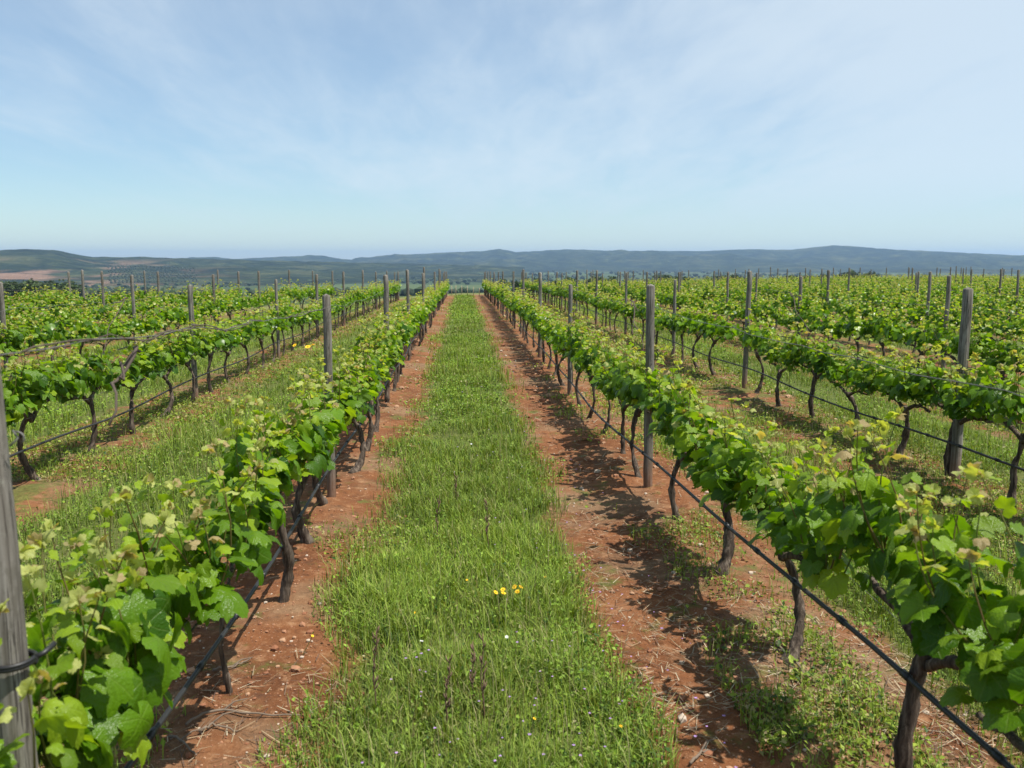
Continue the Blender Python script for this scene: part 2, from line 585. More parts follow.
def hill_range(name, crest, r_c, width_f, width_b, base, amp, seed, az0, az1):
    """a wooded range: its crest follows the outline at distance r_c, slopes with spurs and gullies fall to the plain in front and behind"""
    na, nr = 900, 90
    az = np.linspace(az0, az1, na)
    px = 512 + FPX * 1.0095 * np.tan(np.clip(az - YAW, -1.25, 1.25))
    cx = np.array([c[0] for c in crest]); cy = np.array([c[1] for c in crest])
    ydel = VPY - np.interp(px, cx, cy)
    rc = r_c * (1 + 0.10 * (vnoise(az * 5 + seed, az * 0 + 3.3) - 0.5))
    # height of the crest above the eye for that outline
    elev = ydel / (FPX / math.cos(PITCH)) * np.cos(np.clip(az, -1.2, 1.2))
    hc = CAM_H + elev * rc
    tt = np.concatenate([np.linspace(0, 1, 62), 1 + np.linspace(0, 1, nr - 61)[1:]])
    AZ, T = np.meshgrid(az, tt)
    HC = np.broadcast_to(hc, AZ.shape); RC = np.broadcast_to(rc, AZ.shape)
    r = np.where(T <= 1, RC - width_f * (1 - T), RC + width_b * (T - 1))
    prof = np.where(T <= 1, T ** 1.25, (2 - T) ** 1.2)
    spur = fbm(AZ * r_c / 420 + seed, r / 700 + seed, 4)
    small = fbm(AZ * r_c / 90 + seed, r / 90, 3)
    env = np.clip(np.sin(np.clip(T / 2, 0, 1) * math.pi), 0, 1) * (1 - 0.93 * np.exp(-((T - 1) / 0.10) ** 2))
    z = base + (HC - base) * prof + amp * env * spur * 1.6 + env * small * amp * 0.5
    z += np.exp(-((T - 1) / 0.04) ** 2) * (vnoise(AZ * r_c / 26, AZ * 0) - 0.5) * 2.6 + np.exp(-((T - 1) / 0.10) ** 2) * (fbm(AZ * r_c / 260 + seed, AZ * 0 + seed, 3)) * 9.0
    z = np.where((T <= 0.0) | (T >= 2.0), base - 6, z)
    X = r * np.sin(AZ); Y = r * np.cos(AZ)
    ii = np.arange(AZ.size).reshape(AZ.shape)
    qq = np.stack([ii[:-1, :-1], ii[:-1, 1:], ii[1:, 1:], ii[1:, :-1]], -1).reshape(-1, 4)
    o = link(name, mesh_np(name, np.stack([X, Y, z], -1).reshape(-1, 3), [qq], [M_HILL]))
    o['kind'] = 'structure'
    return X, Y, z


hill_range('hills', CREST_FAR, 5200, 1900, 1500, -37, 70, 4.7, -1.15, 1.15)
NHX, NHY, NHZ = hill_range('hills', CREST_NEAR, 2700, 1150, 900, -37, 34, 11.2, -1.15, 0.07)

# ------------------------------------------------------------------ haze: the air between here and the hills
def mat_haze():
    m = bpy.data.materials.new('haze_air')
    m.use_nodes = True
    m.node_tree.nodes.clear()
    n = NT(m.node_tree)
    p = n.n('ShaderNodeVolumePrincipled', {'Color': (0.44, 0.67, 1.0, 1), 'Density': 1.15e-4, 'Anisotropy': 0.25})
    n.n('ShaderNodeOutputMaterial', {'Volume': p.outputs[0]})
    return m


hz = MB()
hz.box(-12500, 12500, -3800, 12800, -40, 150)
haze = link('haze', hz.mesh('haze', [mat_haze()], smooth=False))
haze['kind'] = 'stuff'

# ------------------------------------------------------------------ leaves
LOBE = [(0, 1.0), (9, .93), (14, .95), (25, .80), (32, .76), (40, .86), (46, .85), (54, .94), (64, .83), (70, .84), (82, .70), (95, .78), (104, .75), (112, .77), (130, .64), (150, .54), (172, .14)]


def leaf_template(lod):
    if lod == 0:
        prof = LOBE
    elif lod == 1:
        prof = [(0, 1.0), (30, .76), (54, .93), (82, .69), (108, .76), (158, .42)]
    else:
        prof = [(0, 1.0), (54, .88), (120, .62)]
    a = [p for p in prof] + [(-d, r) for d, r in prof[::-1] if d > 0]
    ang = np.radians([d for d, r in a]); rad = np.array([r for d, r in a])
    rim = np.stack([np.sin(ang) * rad, np.cos(ang) * rad], 1)
    n = len(a)
    if lod == 0:
        mid = rim * 0.55
        v = np.vstack([[[0, 0]], mid, rim])
        t = [(0, 1 + (j + 1) % n, 1 + j) for j in range(n)]
        for j in range(n):
            k = (j + 1) % n
            t.append((1 + j, 1 + k, 1 + n + k)); t.append((1 + j, 1 + n + k, 1 + n + j))
    else:
        v = np.vstack([[[0, 0]], rim])
        t = [(0, 1 + (j + 1) % n, 1 + j) for j in range(n)]
    return v, np.array(t)


TEMPL = [leaf_template(i) for i in range(3)]


def norm(a):
    return a / (np.linalg.norm(a, axis=-1, keepdims=True) + 1e-9)


def build_leaves(pos, tip, nrm, size, col, lod, rg):
    """pos,tip,nrm (n,3), size (n,), col (n,3) -> verts, tris, cols, uv"""
    V2, T = TEMPL[lod]
    n, m = len(pos), len(V2)
    t = norm(tip); nn = norm(nrm - (nrm * t).sum(1, keepdims=True) * t); b = np.cross(t, nn)
    x = V2[:, 0]; y = V2[:, 1]; r2 = x * x + y * y
    cup = rg.normal(-0.28, 0.32, n)[:, None]
    fold = rg.normal(0.16, 0.14, n)[:, None]
    droop = rg.uniform(-0.40, -0.02, n)[:, None]
    ph = rg.uniform(0, 6.28, n)[:, None]
    z = cup * r2 + fold * np.abs(x) + droop * np.clip(y, 0, 1) ** 2 + 0.09 * np.sin(7 * x + ph) * np.sqrt(r2) + 0.06 * np.sin(6 * y + ph * 1.7) * np.sqrt(r2)
    asp = rg.uniform(0.88, 1.12, n)[:, None]
    xx = x * asp
    V = pos[:, None, :] + size[:, None, None] * (xx[..., None] * b[:, None] + y[None, :, None] * t[:, None] + z[..., None] * nn[:, None])
    tris = (T[None] + (np.arange(n) * m)[:, None, None]).reshape(-1, 3)
    cc = col[:, None, :] * rg.uniform(0.93, 1.07, (n, m, 1))
    uv = np.broadcast_to(V2[None], (n, m, 2)).reshape(-1, 2)
    return V.reshape(-1, 3), tris, cc.reshape(-1, 3), uv


C_DEEP = np.array([0.032, 0.094, 0.004]); C_MID = np.array([0.125, 0.245, 0.008]); C_YOUNG = np.array([0.290, 0.400, 0.020])
C_TIP = np.array([0.40, 0.43, 0.13]); C_BRONZE = np.array([0.38, 0.29, 0.14])


def grow_canopy(rg, length, n_shoots, z0, up, per, lod, pad=1.0, tips=1.0, fill=40, lean=0.0):
    """shoots rising from the cordon with leaves from old (big, dark, low) to young (small, pale, high)"""
    P, T, N, S, C = [], [], [], [], []
    canes = []
    ys = np.linspace(-length / 2, length / 2, n_shoots) + rg.normal(0, 0.03, n_shoots)
    for y in ys:
        hgt = up * (rg.uniform(0.6, 1.15) if rg.random() < 0.90 else rg.uniform(1.15, 1.35))
        sx = rg.normal(lean, 0.11); sy = rg.normal(0, 0.10)
        side = rg.choice([-1, 1])
        base = np.array([rg.normal(0, 0.03), y, z0 + rg.normal(0, 0.02)])
        top = base + np.array([sx * hgt * 2.0, sy, hgt])
        s = np.linspace(0, 1, 6)[:, None]
        ctrl = base + (top - base) * s + np.array([side * 0.045, 0, 0.0]) * np.sin(s * math.pi)
        canes.append(ctrl)
        k = int(per * rg.uniform(0.8, 1.2))
        for j in range(k):
            f = 0.10 + 0.90 * (j + 0.5) / k
            p = base + (top - base) * f + np.array([side * 0.045, 0, 0]) * math.sin(f * math.pi)
            az = j * 2.4 + rg.uniform(-0.7, 0.7)
            out = np.array([math.cos(az) * 1.35, math.sin(az), 0.0])
            young = max(0.0, (f - 0.45) / 0.55)
            pet = rg.uniform(0.04, 0.105) * (1 - 0.65 * young)
            lp = p + norm(out) * pet + np.array([0, 0, rg.uniform(-0.035, 0.03)])
            P.append(lp)
            T.append(out * 0.8 + np.array([0, 0, rg.uniform(-1.1, -0.05) + 0.9 * young]) + rg.normal(0, 0.25, 3))
            N.append(out * rg.uniform(0.15, 0.9) + np.array([0, 0, 0.75]) + rg.normal(0, 0.33, 3))
            S.append(rg.uniform(0.040, 0.082) * (1 - 0.70 * young) * pad)
            m = rg.random()
            c = C_DEEP * (1 - m) + C_MID * m
            c = c * (1 - 0.8 * young) + C_YOUNG * 0.8 * young
            if rg.random() < 0.20:
                c = c * 0.4 + C_YOUNG * 0.6
            if f > 0.74 and rg.random() < 0.40 * tips:
                c = C_TIP * rg.uniform(0.75, 1.1) if rg.random() < 0.8 else C_BRONZE
            C.append(c)
        # the unfolding tip: a tuft of tiny curled leaves
        for j in range(int(5 * tips)):
            d = norm(np.array([rg.normal(0, 1), rg.normal(0, 1), rg.uniform(0.2, 1.2)]))
            P.append(top + d * rg.uniform(0.0, 0.022)); T.append(d); N.append(rg.normal(0, 1, 3) + np.array([0, 0, 0.6]))
            S.append(rg.uniform(0.014, 0.027) * pad)
            C.append((C_TIP if rg.random() < 0.75 else C_BRONZE) * rg.uniform(0.85, 1.15))
    # leaves hanging round the cordon that close the gaps
    for j in range(fill):
        a = rg.uniform(0, 2 * math.pi)
        out = np.array([math.cos(a), rg.normal(0, 0.35), 0.55 * math.sin(a) if math.sin(a) > 0 else 0.25 * math.sin(a)])
        P.append(np.array([out[0] * rg.uniform(0.08, 0.19) + lean * 0.15, rg.uniform(-length / 2, length / 2), z0 + 0.13 * up / 0.36 + out[2] * rg.uniform(0.10, 0.30)]))
        T.append(out * 0.5 + np.array([0, 0, -0.8]) + rg.normal(0, 0.3, 3))
        N.append(out * 0.8 + np.array([0, 0, 0.5]) + rg.normal(0, 0.3, 3))
        S.append(rg.uniform(0.062, 0.088) * pad)
        m = rg.random()
        C.append(C_DEEP * (1 - m) * 0.95 + C_MID * m)
    P, T, N, S, C = map(np.array, (P, T, N, S, C))
    return build_leaves(P, T, N, S, C, lod, rg), canes, P, S


def cane_tubes(mb, canes, P, S, rg, petiole_seg):
    for c in canes:
        g = rg.random()
        colr = np.array([0.20, 0.13, 0.06]) * g + np.array([0.17, 0.22, 0.05]) * (1 - g)
        mb.tube(c, np.linspace(0.0042, 0.0016, len(c)), 5, colr, cap=False)


def foliage_mesh(name, rg, lod, length=1.02, n_shoots=17, z0=0.50, up=0.36, per=10, pad=1.0, tips=1.0, fill=44, lean=0.0, canes=True, mats=None):
    (V, T, C, UV), cn, P, S = grow_canopy(rg, length, n_shoots, z0, up, per, lod, pad, tips, fill, lean)
    faces = [T]
    if canes:
        mb = MB()
        cane_tubes(mb, cn, P, S, rg, 3)
        q = np.concatenate(mb.q) + len(V)
        V = np.vstack([V] + mb.v)
        cc = np.vstack(mb.c)
        C = np.vstack([C, cc]); UV = np.vstack([UV, np.full((len(cc), 2), 0.5)])
        faces.append(q)
    return mesh_np(name, V, faces, mats or [M_LEAF], col=C, uv=UV)


def trunk_pts(rg, h, bend):
    k = 9
    s = np.linspace(0, 1, k)
    a = rg.uniform(-bend, bend); b = rg.uniform(-bend, bend)
    x = a * np.sin(s * math.pi) * 0.7 + rg.normal(0, 0.008, k) * s
    y = b * np.sin(s * math.pi * 0.8) + rg.uniform(-bend, bend) * s + rg.normal(0, 0.010, k) * s
    x[-1] *= 0.3
    z = s * h - 0.04 * (1 - s)
    return np.stack([x, y, z], 1)


def trunk_meshes(rg, r0, h=0.50, bend=0.10, seg=10, arms=True):
    pts = trunk_pts(rg, h, bend)
    s = np.linspace(0, 1, len(pts))
    rad = r0 * (1.25 - 0.75 * s + 0.55 * np.exp(-((s - 0.97) / 0.14) ** 2) + 0.35 * np.exp(-(s / 0.10) ** 2) + rg.normal(0, 0.13, len(pts)))
    mb = MB()
    fine = np.linspace(0, 1, 22)
    pf = np.stack([np.interp(fine, s, pts[:, i]) for i in range(3)], 1)
    pf[1:-1] = (pf[:-2] + 2 * pf[1:-1] + pf[2:]) / 4
    rf = np.interp(fine, s, rad) * (1 + rg.normal(0, 0.09, 22))
    mb.tube(pf, rf, seg, wob=0.42, seed=int(rg.integers(1e6)))
    head = pf[-1]
    A = []
    for sg in (-1, 1):
        L = 0.47 * rg.uniform(0.9, 1.05)
        k = np.linspace(0, 1, 11)
        ax = head[0] * (1 - k) + rg.normal(0, 0.010, 11) * k
        ay = head[1] + sg * (L * k)
        az = head[2] - 0.05 * (1 - k) ** 3 + 0.055 * np.sin(np.clip(k * 1.6, 0, 1) * math.pi / 2) + rg.normal(0, 0.007, 11) * k
        ar = r0 * (0.80 - 0.38 * k) * (1 + rg.normal(0, 0.12, 11))
        tgt = mb if not arms else MB()
        tgt.tube(np.stack([ax, ay, az], 1), ar, max(6, seg - 2), wob=0.3, seed=int(rg.integers(1e6)))
        A.append(tgt)
    tm = mb.mesh('trunk', [M_BARK])
    return tm, ([a.mesh('arm', [M_BARK]) for a in A] if arms else [])


# prototypes
NEAR_N, MID_N = 12, 12
near_kinds, mid_kinds = [], []
for i in range(NEAR_N):
    rg = np.random.default_rng(100 + i)
    tm, arms = trunk_meshes(rg, rg.uniform(0.016, 0.026), bend=rg.uniform(0.09, 0.20))
    fo = foliage_mesh('foliage', rg, 0, n_shoots=int(rg.integers(14, 20)), per=11, fill=int(rg.integers(14, 34)), up=rg.uniform(0.36, 0.46), z0=0.56, lean=rg.normal(0, 0.05))
    near_kinds.append((tm, arms, fo))
for i in range(MID_N):
    rg = np.random.default_rng(300 + i)
    tm, arms = trunk_meshes(rg, rg.uniform(0.017, 0.026), bend=rg.uniform(0.05, 0.15), seg=7, arms=False)
    fo = foliage_mesh('foliage', rg, 1, n_shoots=int(rg.integers(13, 18)), per=10, fill=int(rg.integers(16, 36)), up=rg.uniform(0.36, 0.46), z0=0.56, lean=rg.normal(0, 0.05), canes=False, mats=[M_LEAF_FAR])
    mid_kinds.append((tm, fo))
thin_trunk, thin_arms = trunk_meshes(np.random.default_rng(55), 0.0105, h=0.46, bend=0.05)

# ------------------------------------------------------------------ rows: posts, vines, hoses, wires
ORD = ['zeroth', 'first', 'second', 'third', 'fourth', 'fifth', 'sixth', 'seventh', 'eighth', 'ninth', 'tenth', 'eleventh', 'twelfth', 'thirteenth', 'fourteenth', 'fifteenth', 'sixteenth', 'seventeenth', 'eighteenth', 'nineteenth']
ORD += [t + ('ieth' if not d else 'y-' + ORD[d]) for t in ('twent', 'thirt', 'fort') for d in range(10)]


def row_name(k):
    return f"{ORD[k + 1]} row right of the path" if k >= 0 else f"{ORD[-k]} row left of the path"


cy_, sy_ = math.cos(YAW), math.sin(YAW)


def project(x, y, z):
    """picture position of a point (only used to see which things fall inside the frame)"""
    dx, dy, dz = x, y, z - CAM_H
    rx = dx * cy_ - dy * sy_
    fy = dx * sy_ + dy * cy_
    cp, sp = math.cos(PITCH), math.sin(PITCH)
    zc = fy * cp - dz * sp
    uy = fy * sp + dz * cp
    return 512 + FPX * rx / zc if zc > 0.05 else -9e9, 384 - FPX * uy / zc if zc > 0.05 else 9e9, zc


def in_frame(x, y, z0, z1, pad=0.0):
    zz = project(x, y, (z0 + z1) / 2)[2]
    if zz < 0.3:
        return False
    p = pad * FPX / zz
    a, b = project(x, y, z0), project(x, y, z1)
    return -p < a[0] < 1024 + p and b[1] < 768 + p * 0.5


# posts
def post_mesh(rg, h, r):
    mb = MB()
    k = 12
    s = np.linspace(0, 1, k)
    lean = rg.normal(0, 0.016, 2)
    pts = np.stack([lean[0] * s + rg.normal(0, 0.002, k), lean[1] * s + rg.normal(0, 0.002, k), -0.12 + (h + 0.12) * s], 1)
    rad = r * (1.04 - 0.10 * s) * (1 + rg.normal(0, 0.012, k))
    pts = np.vstack([pts, pts[-1] + [0, 0, 0.006]]); rad = np.append(rad, rad[-1] * 0.86)
    mb.tube(pts, rad, 14, wob=0.05, seed=int(rg.integers(1e6)))
    return mb.mesh('post', [M_POST], smooth=True)


POST_ME = [post_mesh(np.random.default_rng(500 + i), 1.0, 0.040) for i in range(8)]
FIX_POST = {(-1, 0): (1.84, 1.69, 0.043), (-1, 1): (6.40, 1.47, 0.034), (0, 1): (6.58, 1.54, 0.037), (1, 1): (6.62, 1.52, 0.043), (-2, 2): (11.2, 1.44, 0.036), (1, 2): (11.9, 1.60, 0.038)}
rows = list(range(-8, 17))
posts = {}
vines = []
for k in rows:
    x = row_x(k)
    rg = np.random.default_rng(900 + k * 7)
    ye = y_end(x)
    lst = []
    for i in range(0, 18):
        py = POST0 + POST_STEP * i + rg.normal(0, 0.10)
        ph = rg.normal(1.50, 0.055); pr = rg.uniform(0.030, 0.039)
        px_ = x + rg.normal(0, 0.03)
        if (k, i) in FIX_POST:
            py, ph, pr = FIX_POST[(k, i)]; px_ = x
        if k == -1 and i == 0:
            px_ = x + 0.012
        if py > ye - 0.2:
            break
        if rg.random() < (0.45 if k > 3 else 0.25 if abs(k) > 2 else 0.0):
            continue
        lst.append((i, px_, py, ph, pr))
    # every row ends with a post
    lst.append((99, x, ye, 1.5, 0.045))
    posts[k] = [p for p in lst if in_frame(p[1], p[2], 0.0, p[3], 0.10)]
    # vines
    if k == 0:
        vy = [0.75, 1.62, 2.56, 3.55, 4.62, 5.70, 6.85, 7.80]
    elif k == -1:
        vy = [1.08, 1.95, 2.60, 3.42, 4.40, 5.35, 6.25, 7.20]
    else:
        vy = [POST0 - 0.48 + rg.uniform(-0.2, 0.2)]
    while vy[-1] + 0.95 < ye - 0.3:
        vy.append(vy[-1] + 0.95 + rg.normal(0, 0.035))
    for y in vy:
        if rg.random() < 0.012 and y > 9:
            continue
        vines.append((k, x + rg.normal(0, 0.025), y))

vis_v = [v_ for v_ in vines if in_frame(v_[1], v_[2], 0.05, 0.95, 0.62)]
vis_v.sort(key=lambda v_: project(v_[1], v_[2], 0.6)[2])
single, mass = vis_v[:300], vis_v[300:]

# posts
NEAR_POST_LABEL = {(-1, 0): 'thick grey wooden post wound with a black tie beside the nearest left vine'}
for k in rows:
    n = 0
    for (i, px_, py, ph, pr) in sorted(posts[k], key=lambda p: p[2]):
        n += 1
        rz = random.uniform(0, 6.28)
        o = link('vineyard_post', POST_ME[random.randrange(8)], None, (px_, py, float(gh(px_, py))), rz, (pr / 0.0435, pr / 0.0435, ph))
        lab = NEAR_POST_LABEL.get((k, i)) or ('weathered end post closing the ' + row_name(k) if i == 99 else f"{ORD[n]} visible grey wooden post along the {row_name(k)}")
        tag(o, lab, 'post', 'wooden posts along the vine rows')
        if py < 13:
            mb = MB()
            wx = (x + 0.045 - px_)
            a = np.linspace(-0.5, 1, 9)[:, None] * 1.6
            mb.tube(np.hstack([pr * 0.75 + 0.016 * np.cos(a) + 0.012, 0.0 * a, 1.375 + 0.014 * np.sin(a)]), 0.0022, 5)
            mb.tube(np.array([[pr * 0.8, -0.008, 1.36], [pr * 1.12, 0, 1.375], [pr * 0.8, 0.008, 1.39]]), 0.0022, 5)
            st = link('wire_staple', mb.mesh('wire_staple', [M_WIRE]), o)
            o.rotation_euler = (0, 0, 0)
            st.scale = (1 / o.scale[0], 1 / o.scale[1], 1 / o.scale[2])
        if (k, i) == (-1, 0):
            near_post = o
            # black tie wound twice round the post with its loose end
            mb = MB()
            a = np.linspace(0, 4 * math.pi, 60)
            rr_ = pr * 1.06
            mb.tube(np.stack([rr_ * np.cos(a), rr_ * np.sin(a), 0.885 + 0.012 * a / 12.6], 1), 0.0055, 6)
            mb.tube(np.array([[rr_ * 0.9, 0.01, 0.892], [rr_ + 0.012, 0.02, 0.898], [rr_ + 0.022, 0.05, 0.906]]), 0.006, 6)
            tie = link('cable_tie', mb.mesh('cable_tie', [M_TIE]), o)
            o.rotation_euler = (0, 0, 0)
            tie.scale = (1 / o.scale[0], 1 / o.scale[1], 1 / o.scale[2])

# single vines
seen = set()
for j, (k, x, y) in enumerate(single):
    zc = project(x, y, 0.6)[2]
    root = bpy.data.objects.new('grapevine', None)
    COL.objects.link(root)
    root.location = (x, y, float(gh(x, y)))
    root.rotation_euler = (0, 0, math.pi * random.randint(0, 1) + random.uniform(-0.10, 0.10))
    g = random.uniform(0.93, 1.07)
    root.scale = (g * random.uniform(0.92, 1.08), g, random.uniform(0.86, 1.10))
    if k == -1 and y < 3.0:
        root.scale.z *= 1.20 if y > 1.5 else 0.95
    if zc < 11.5:
        tm, arms, fo = near_kinds[(j * 5 + 2) % NEAR_N]
        if k == -1 and abs(y - 3.42) < 0.01:
            tm, arms = thin_trunk, thin_arms
        link('trunk', tm, root)
        for a in arms:
            link('arm', a, root)
        link('foliage', fo, root, (0, 0, -0.13 if k == -1 and y < 3.0 else 0.07 if k == 0 and y < 3.0 else 0.0))
    else:
        tm, fo = mid_kinds[(j * 5 + int(random.random() * 3)) % MID_N]
        link('trunk', tm, root)
        link('foliage', fo, root)
    m = sum(1 for p in posts[k] if p[2] < y)
    py = max([p[2] for p in posts[k] if p[2] < y], default=-1e9)
    if m == 0:
        nxt = min([p[2] for p in posts[k]], default=1e9)
        c = sum(1 for v_ in single if v_[0] == k and y < v_[2] < nxt) + 1
        lab = f"{ORD[c]} grapevine this side of the first post of the {row_name(k)}"
    else:
        c = sum(1 for v_ in vines if v_[0] == k and py < v_[2] <= y)
        lab = f"{ORD[c]} grapevine past the {ORD[m]} post of the {row_name(k)}"
    if k == -1 and abs(y - 3.42) < 0.01:
        lab = 'grapevine on a very thin bare young trunk in the first row left of the path'
    tag(root, lab, 'grapevine', 'grapevines along the trellised rows')

# the far rows that read as one mass
MV, MT, MC = [], [], []
mb = MB()
off = 0
for j, (k, x, y) in enumerate(mass):
    rg = np.random.default_rng(5000 + j)
    (V, T, C, UV), cn, P, S = grow_canopy(rg, 1.0, 10, 0.52, 0.42, 9, 2, 1.22, 1.2, 24)
    z = float(gh(x, y))
    MV.append(V + [x, y, z]); MT.append(T + off); MC.append(C); off += len(V)
    pts = trunk_pts(rg, 0.52, 0.06) + [x, y, z]
    mb.tube(pts[::2], [0.03, 0.026, 0.024, 0.024, 0.03], 5, (0.05, 0.036, 0.026), cap=False)
if mass:
    q = np.concatenate(mb.q) + off
    V = np.vstack(MV + mb.v); C = np.vstack(MC + mb.c)
    o = link('distant_vine_foliage', mesh_np('distant_vine_foliage', V, [np.concatenate(MT), q], [M_LEAF_FAR, M_LITTER], mat_idx=[0] * sum(len(t) for t in MT) + [1] * len(q), col=C))
    tag(o, None, None, kind='stuff')


# hoses and wires
def row_start(k):
    x = row_x(k)
    return max(0.6, (abs(x) / (0.526 if k < 0 else 0.6375)) - 2.5)


for k in rows:
    x = row_x(k)
    y0, y1 = row_start(k), y_end(x)
    if y1 - y0 < 3:
        continue
    rg = np.random.default_rng(40 + k)
    py = sorted([POST0 + POST_STEP * i for i in range(-1, 18)])
    ys = np.arange(y0, y1 + 0.01, 0.24 if abs(k) < 4 else 0.6)
    ys[-1] = y1
    # drip hose: hangs in shallow bows between vines, a little off the trunks on the path side
    ph = (ys - POST0) / POST_STEP * 2 * math.pi
    side = -1 if k >= 0 else 1
    z = 0.37 + 0.015 * np.cos(ph) + 0.02 * (vnoise(ys * 0.7, ys * 0 + k) - 0.5) + np.interp(ys, [2, 4, 6, 9], [0.0, -0.02, -0.05, -0.07])
    if k == -1:
        z = z - 0.02
        side = 1.0
    if k == 0:
        z = np.interp(ys, [1.0, 2.8, 4.2, 6.7, 9.5, 14], [0.50, 0.46, 0.39, 0.27, 0.19, 0.24]) + 0.012 * np.cos(ph)
    xx = x + side * 0.045 + 0.03 * (vnoise(ys * 0.5, ys * 0 + 7 + k) - 0.5)
    mb = MB()
    mb.tube(np.stack([xx, ys, z], 1), 0.0095, 7 if abs(k) < 4 else 4)
    o = link('drip_hose', mb.mesh('drip_hose', [M_HOSE]))
    tag(o, f"black drip irrigation hose slung low under the {row_name(k)}", 'hose', 'drip hoses under the vine rows')
    if k in (0, -1, 1):                    # drip emitters, a part of the hose
        mb = MB()
        for ye_ in np.arange(y0 + 0.3, min(y1, 10), 0.5):
            i = np.searchsorted(ys, ye_)
            if i >= len(ys):
                break
            p = np.array([xx[i], ys[i], z[i]])
            mb.tube(np.array([p + [0, -0.022, 0.001], p + [0, 0.022, 0.001]]), 0.0135, 7)
        e = link('drip_emitter', mb.mesh('drip_emitter', [M_TIE]), o)
        e['kind'] = 'stuff'
    for wz, nm, ph_ in ((1.38, 'upper trellis wire', 0.0), (0.53, 'cordon wire', 1.0)):
        if nm == 'cordon wire' and abs(k) > 3 and k != -4:
            continue
        mb = MB()
        bow = 0.028 * np.abs(np.sin((ys - POST0) / POST_STEP * math.pi))
        zz = wz - (bow if wz > 1 else bow * 0.3)
        if k == -1 and wz > 1:
            zz = zz + np.interp(ys, [1.8, 6.4], [0.17, 0.03])
        mb.tube(np.stack([np.full_like(ys, x + 0.045), ys, zz + gh(np.full_like(ys, x), ys)], 1), 0.0016, 4)
        o = link('trellis_wire', mb.mesh('trellis_wire', [M_WIRE]))
        tag(o, f"thin {nm} strung between posts of the {row_name(k)}", 'wire', 'wires along the vine rows')

# dry canes of last year still tied to the upper wire of the nearest left row
rg = np.random.default_rng(77)
mb = MB()
for j in range(6):
    ya = rg.uniform(1.9, 5.2); L = rg.uniform(0.5, 1.6)
    s = np.linspace(0, 1, 14)
    yy = ya + L * s
    zz = 1.38 + np.interp(yy, [1.8, 6.4], [0.17, 0.03]) - 0.028 * np.sin((yy - POST0) / POST_STEP * math.pi) + 0.006 * np.sin(s * rg.uniform(8, 16) + rg.uniform(0, 6)) + gh(yy * 0 - 0.98, yy)
    xx = -0.98 + 0.045 + 0.012 * np.cos(s * rg.uniform(8, 16) + rg.uniform(0, 6))
    mb.tube(np.stack([xx, yy, zz], 1), rg.uniform(0.0014, 0.0026), 5)
o = link('dry_cane', mb.mesh('dry_cane', [M_CANE]))
tag(o, 'dead brown canes wound along the upper wire of the first row left of the path', 'dry cane', 'dead canes left on the wires')
for j, (x_, y_, z_, L_) in enumerate([(-0.96, 2.62, 1.44, 0.30), (-3.35, 9.0, 1.34, 0.9), (3.85, 10.3, 1.34, 0.9), (1.45, 7.6, 1.36, 0.7)]):
    mb = MB()
    s = np.linspace(0, 1, 10)
    mb.tube(np.stack([x_ + 0.02 * np.sin(s * 9), y_ - L_ * 0.8 * s, z_ + 0.06 - (L_ * 0.55) * s ** 1.2 + 0.02 * np.sin(s * 11)], 1), np.linspace(0.006, 0.003, 10), 5)
    mb.tube(np.stack([x_ + 0.015 * np.cos(s * 7), y_ - L_ * 0.5 * s, z_ + 0.05 - 0.06 * s + 0.015 * np.sin(s * 13)], 1), np.linspace(0.005, 0.003, 10), 5)
    o = link('dry_cane', mb.mesh('dry_cane', [M_CANE]))
    tag(o, ['forked dead cane slanting down from the wire in the first row left of the path', 'dead cane hanging from the wire in the second row left of the path',
            'dead cane hanging from the wire in the second row right of the path', 'short dead cane on the wire in the first row right of the path'][j], 'dry cane', 'dead canes left on the wires')


# ------------------------------------------------------------------ grass, weeds, litter
def blades(P, H, W, rg, C, bend=0.5):
    """grass blades: two quads and a tip triangle each"""
    n = len(P)
    az = rg.uniform(0, 2 * math.pi, n)
    d = np.stack([np.cos(az), np.sin(az), np.zeros(n)], 1)
    b = np.stack([-np.sin(az), np.cos(az), np.zeros(n)], 1)
    lean = (rg.random(n) ** 1.3 * bend)[:, None]
    up = np.array([0, 0, 1.0])
    H1 = H[:, None]; W1 = W[:, None]
    p0 = P; p1 = P + up * H1 * 0.55 + d * H1 * lean * 0.35; p2 = P + up * H1 * (1 - 0.25 * lean) + d * H1 * lean * 1.05
    V = np.stack([p0 - b * W1 * .5, p0 + b * W1 * .5, p1 + b * W1 * .42, p1 - b * W1 * .42, p2], 1).reshape(-1, 3)
    o = (np.arange(n) * 5)[:, None]
    Q = np.array([[0, 1, 2, 3]]) + o; T = np.array([[3, 2, 4]]) + o
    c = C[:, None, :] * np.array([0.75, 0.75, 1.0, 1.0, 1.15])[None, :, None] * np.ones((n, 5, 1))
    return V, Q, T, c.reshape(-1, 3)


def leaflets(P, S, rg, C):
    """small broad weed leaves: a bent diamond each"""
    n = len(P)
    az = rg.uniform(0, 2 * math.pi, n); el = rg.normal(0.35, 0.4, n)
    t = np.stack([np.cos(az) * np.cos(el), np.sin(az) * np.cos(el), np.sin(el)], 1)
    nn = norm(np.stack([rg.normal(0, .5, n), rg.normal(0, .5, n), np.ones(n)], 1))
    b = norm(np.cross(t, nn))
    S1 = S[:, None]
    wd = rg.uniform(0.22, 0.42, n)[:, None]
    mid = P + t * S1 * 0.5 + np.cross(b, t) * S1 * 0.12
    V = np.stack([P, mid + b * S1 * wd, P + t * S1, mid - b * S1 * wd], 1).reshape(-1, 3)
    o = (np.arange(n) * 4)[:, None]
    Q = np.array([[0, 1, 2, 3]]) + o
    c = C[:, None, :] * np.ones((n, 4, 1))
    return V, Q, c.reshape(-1, 3)


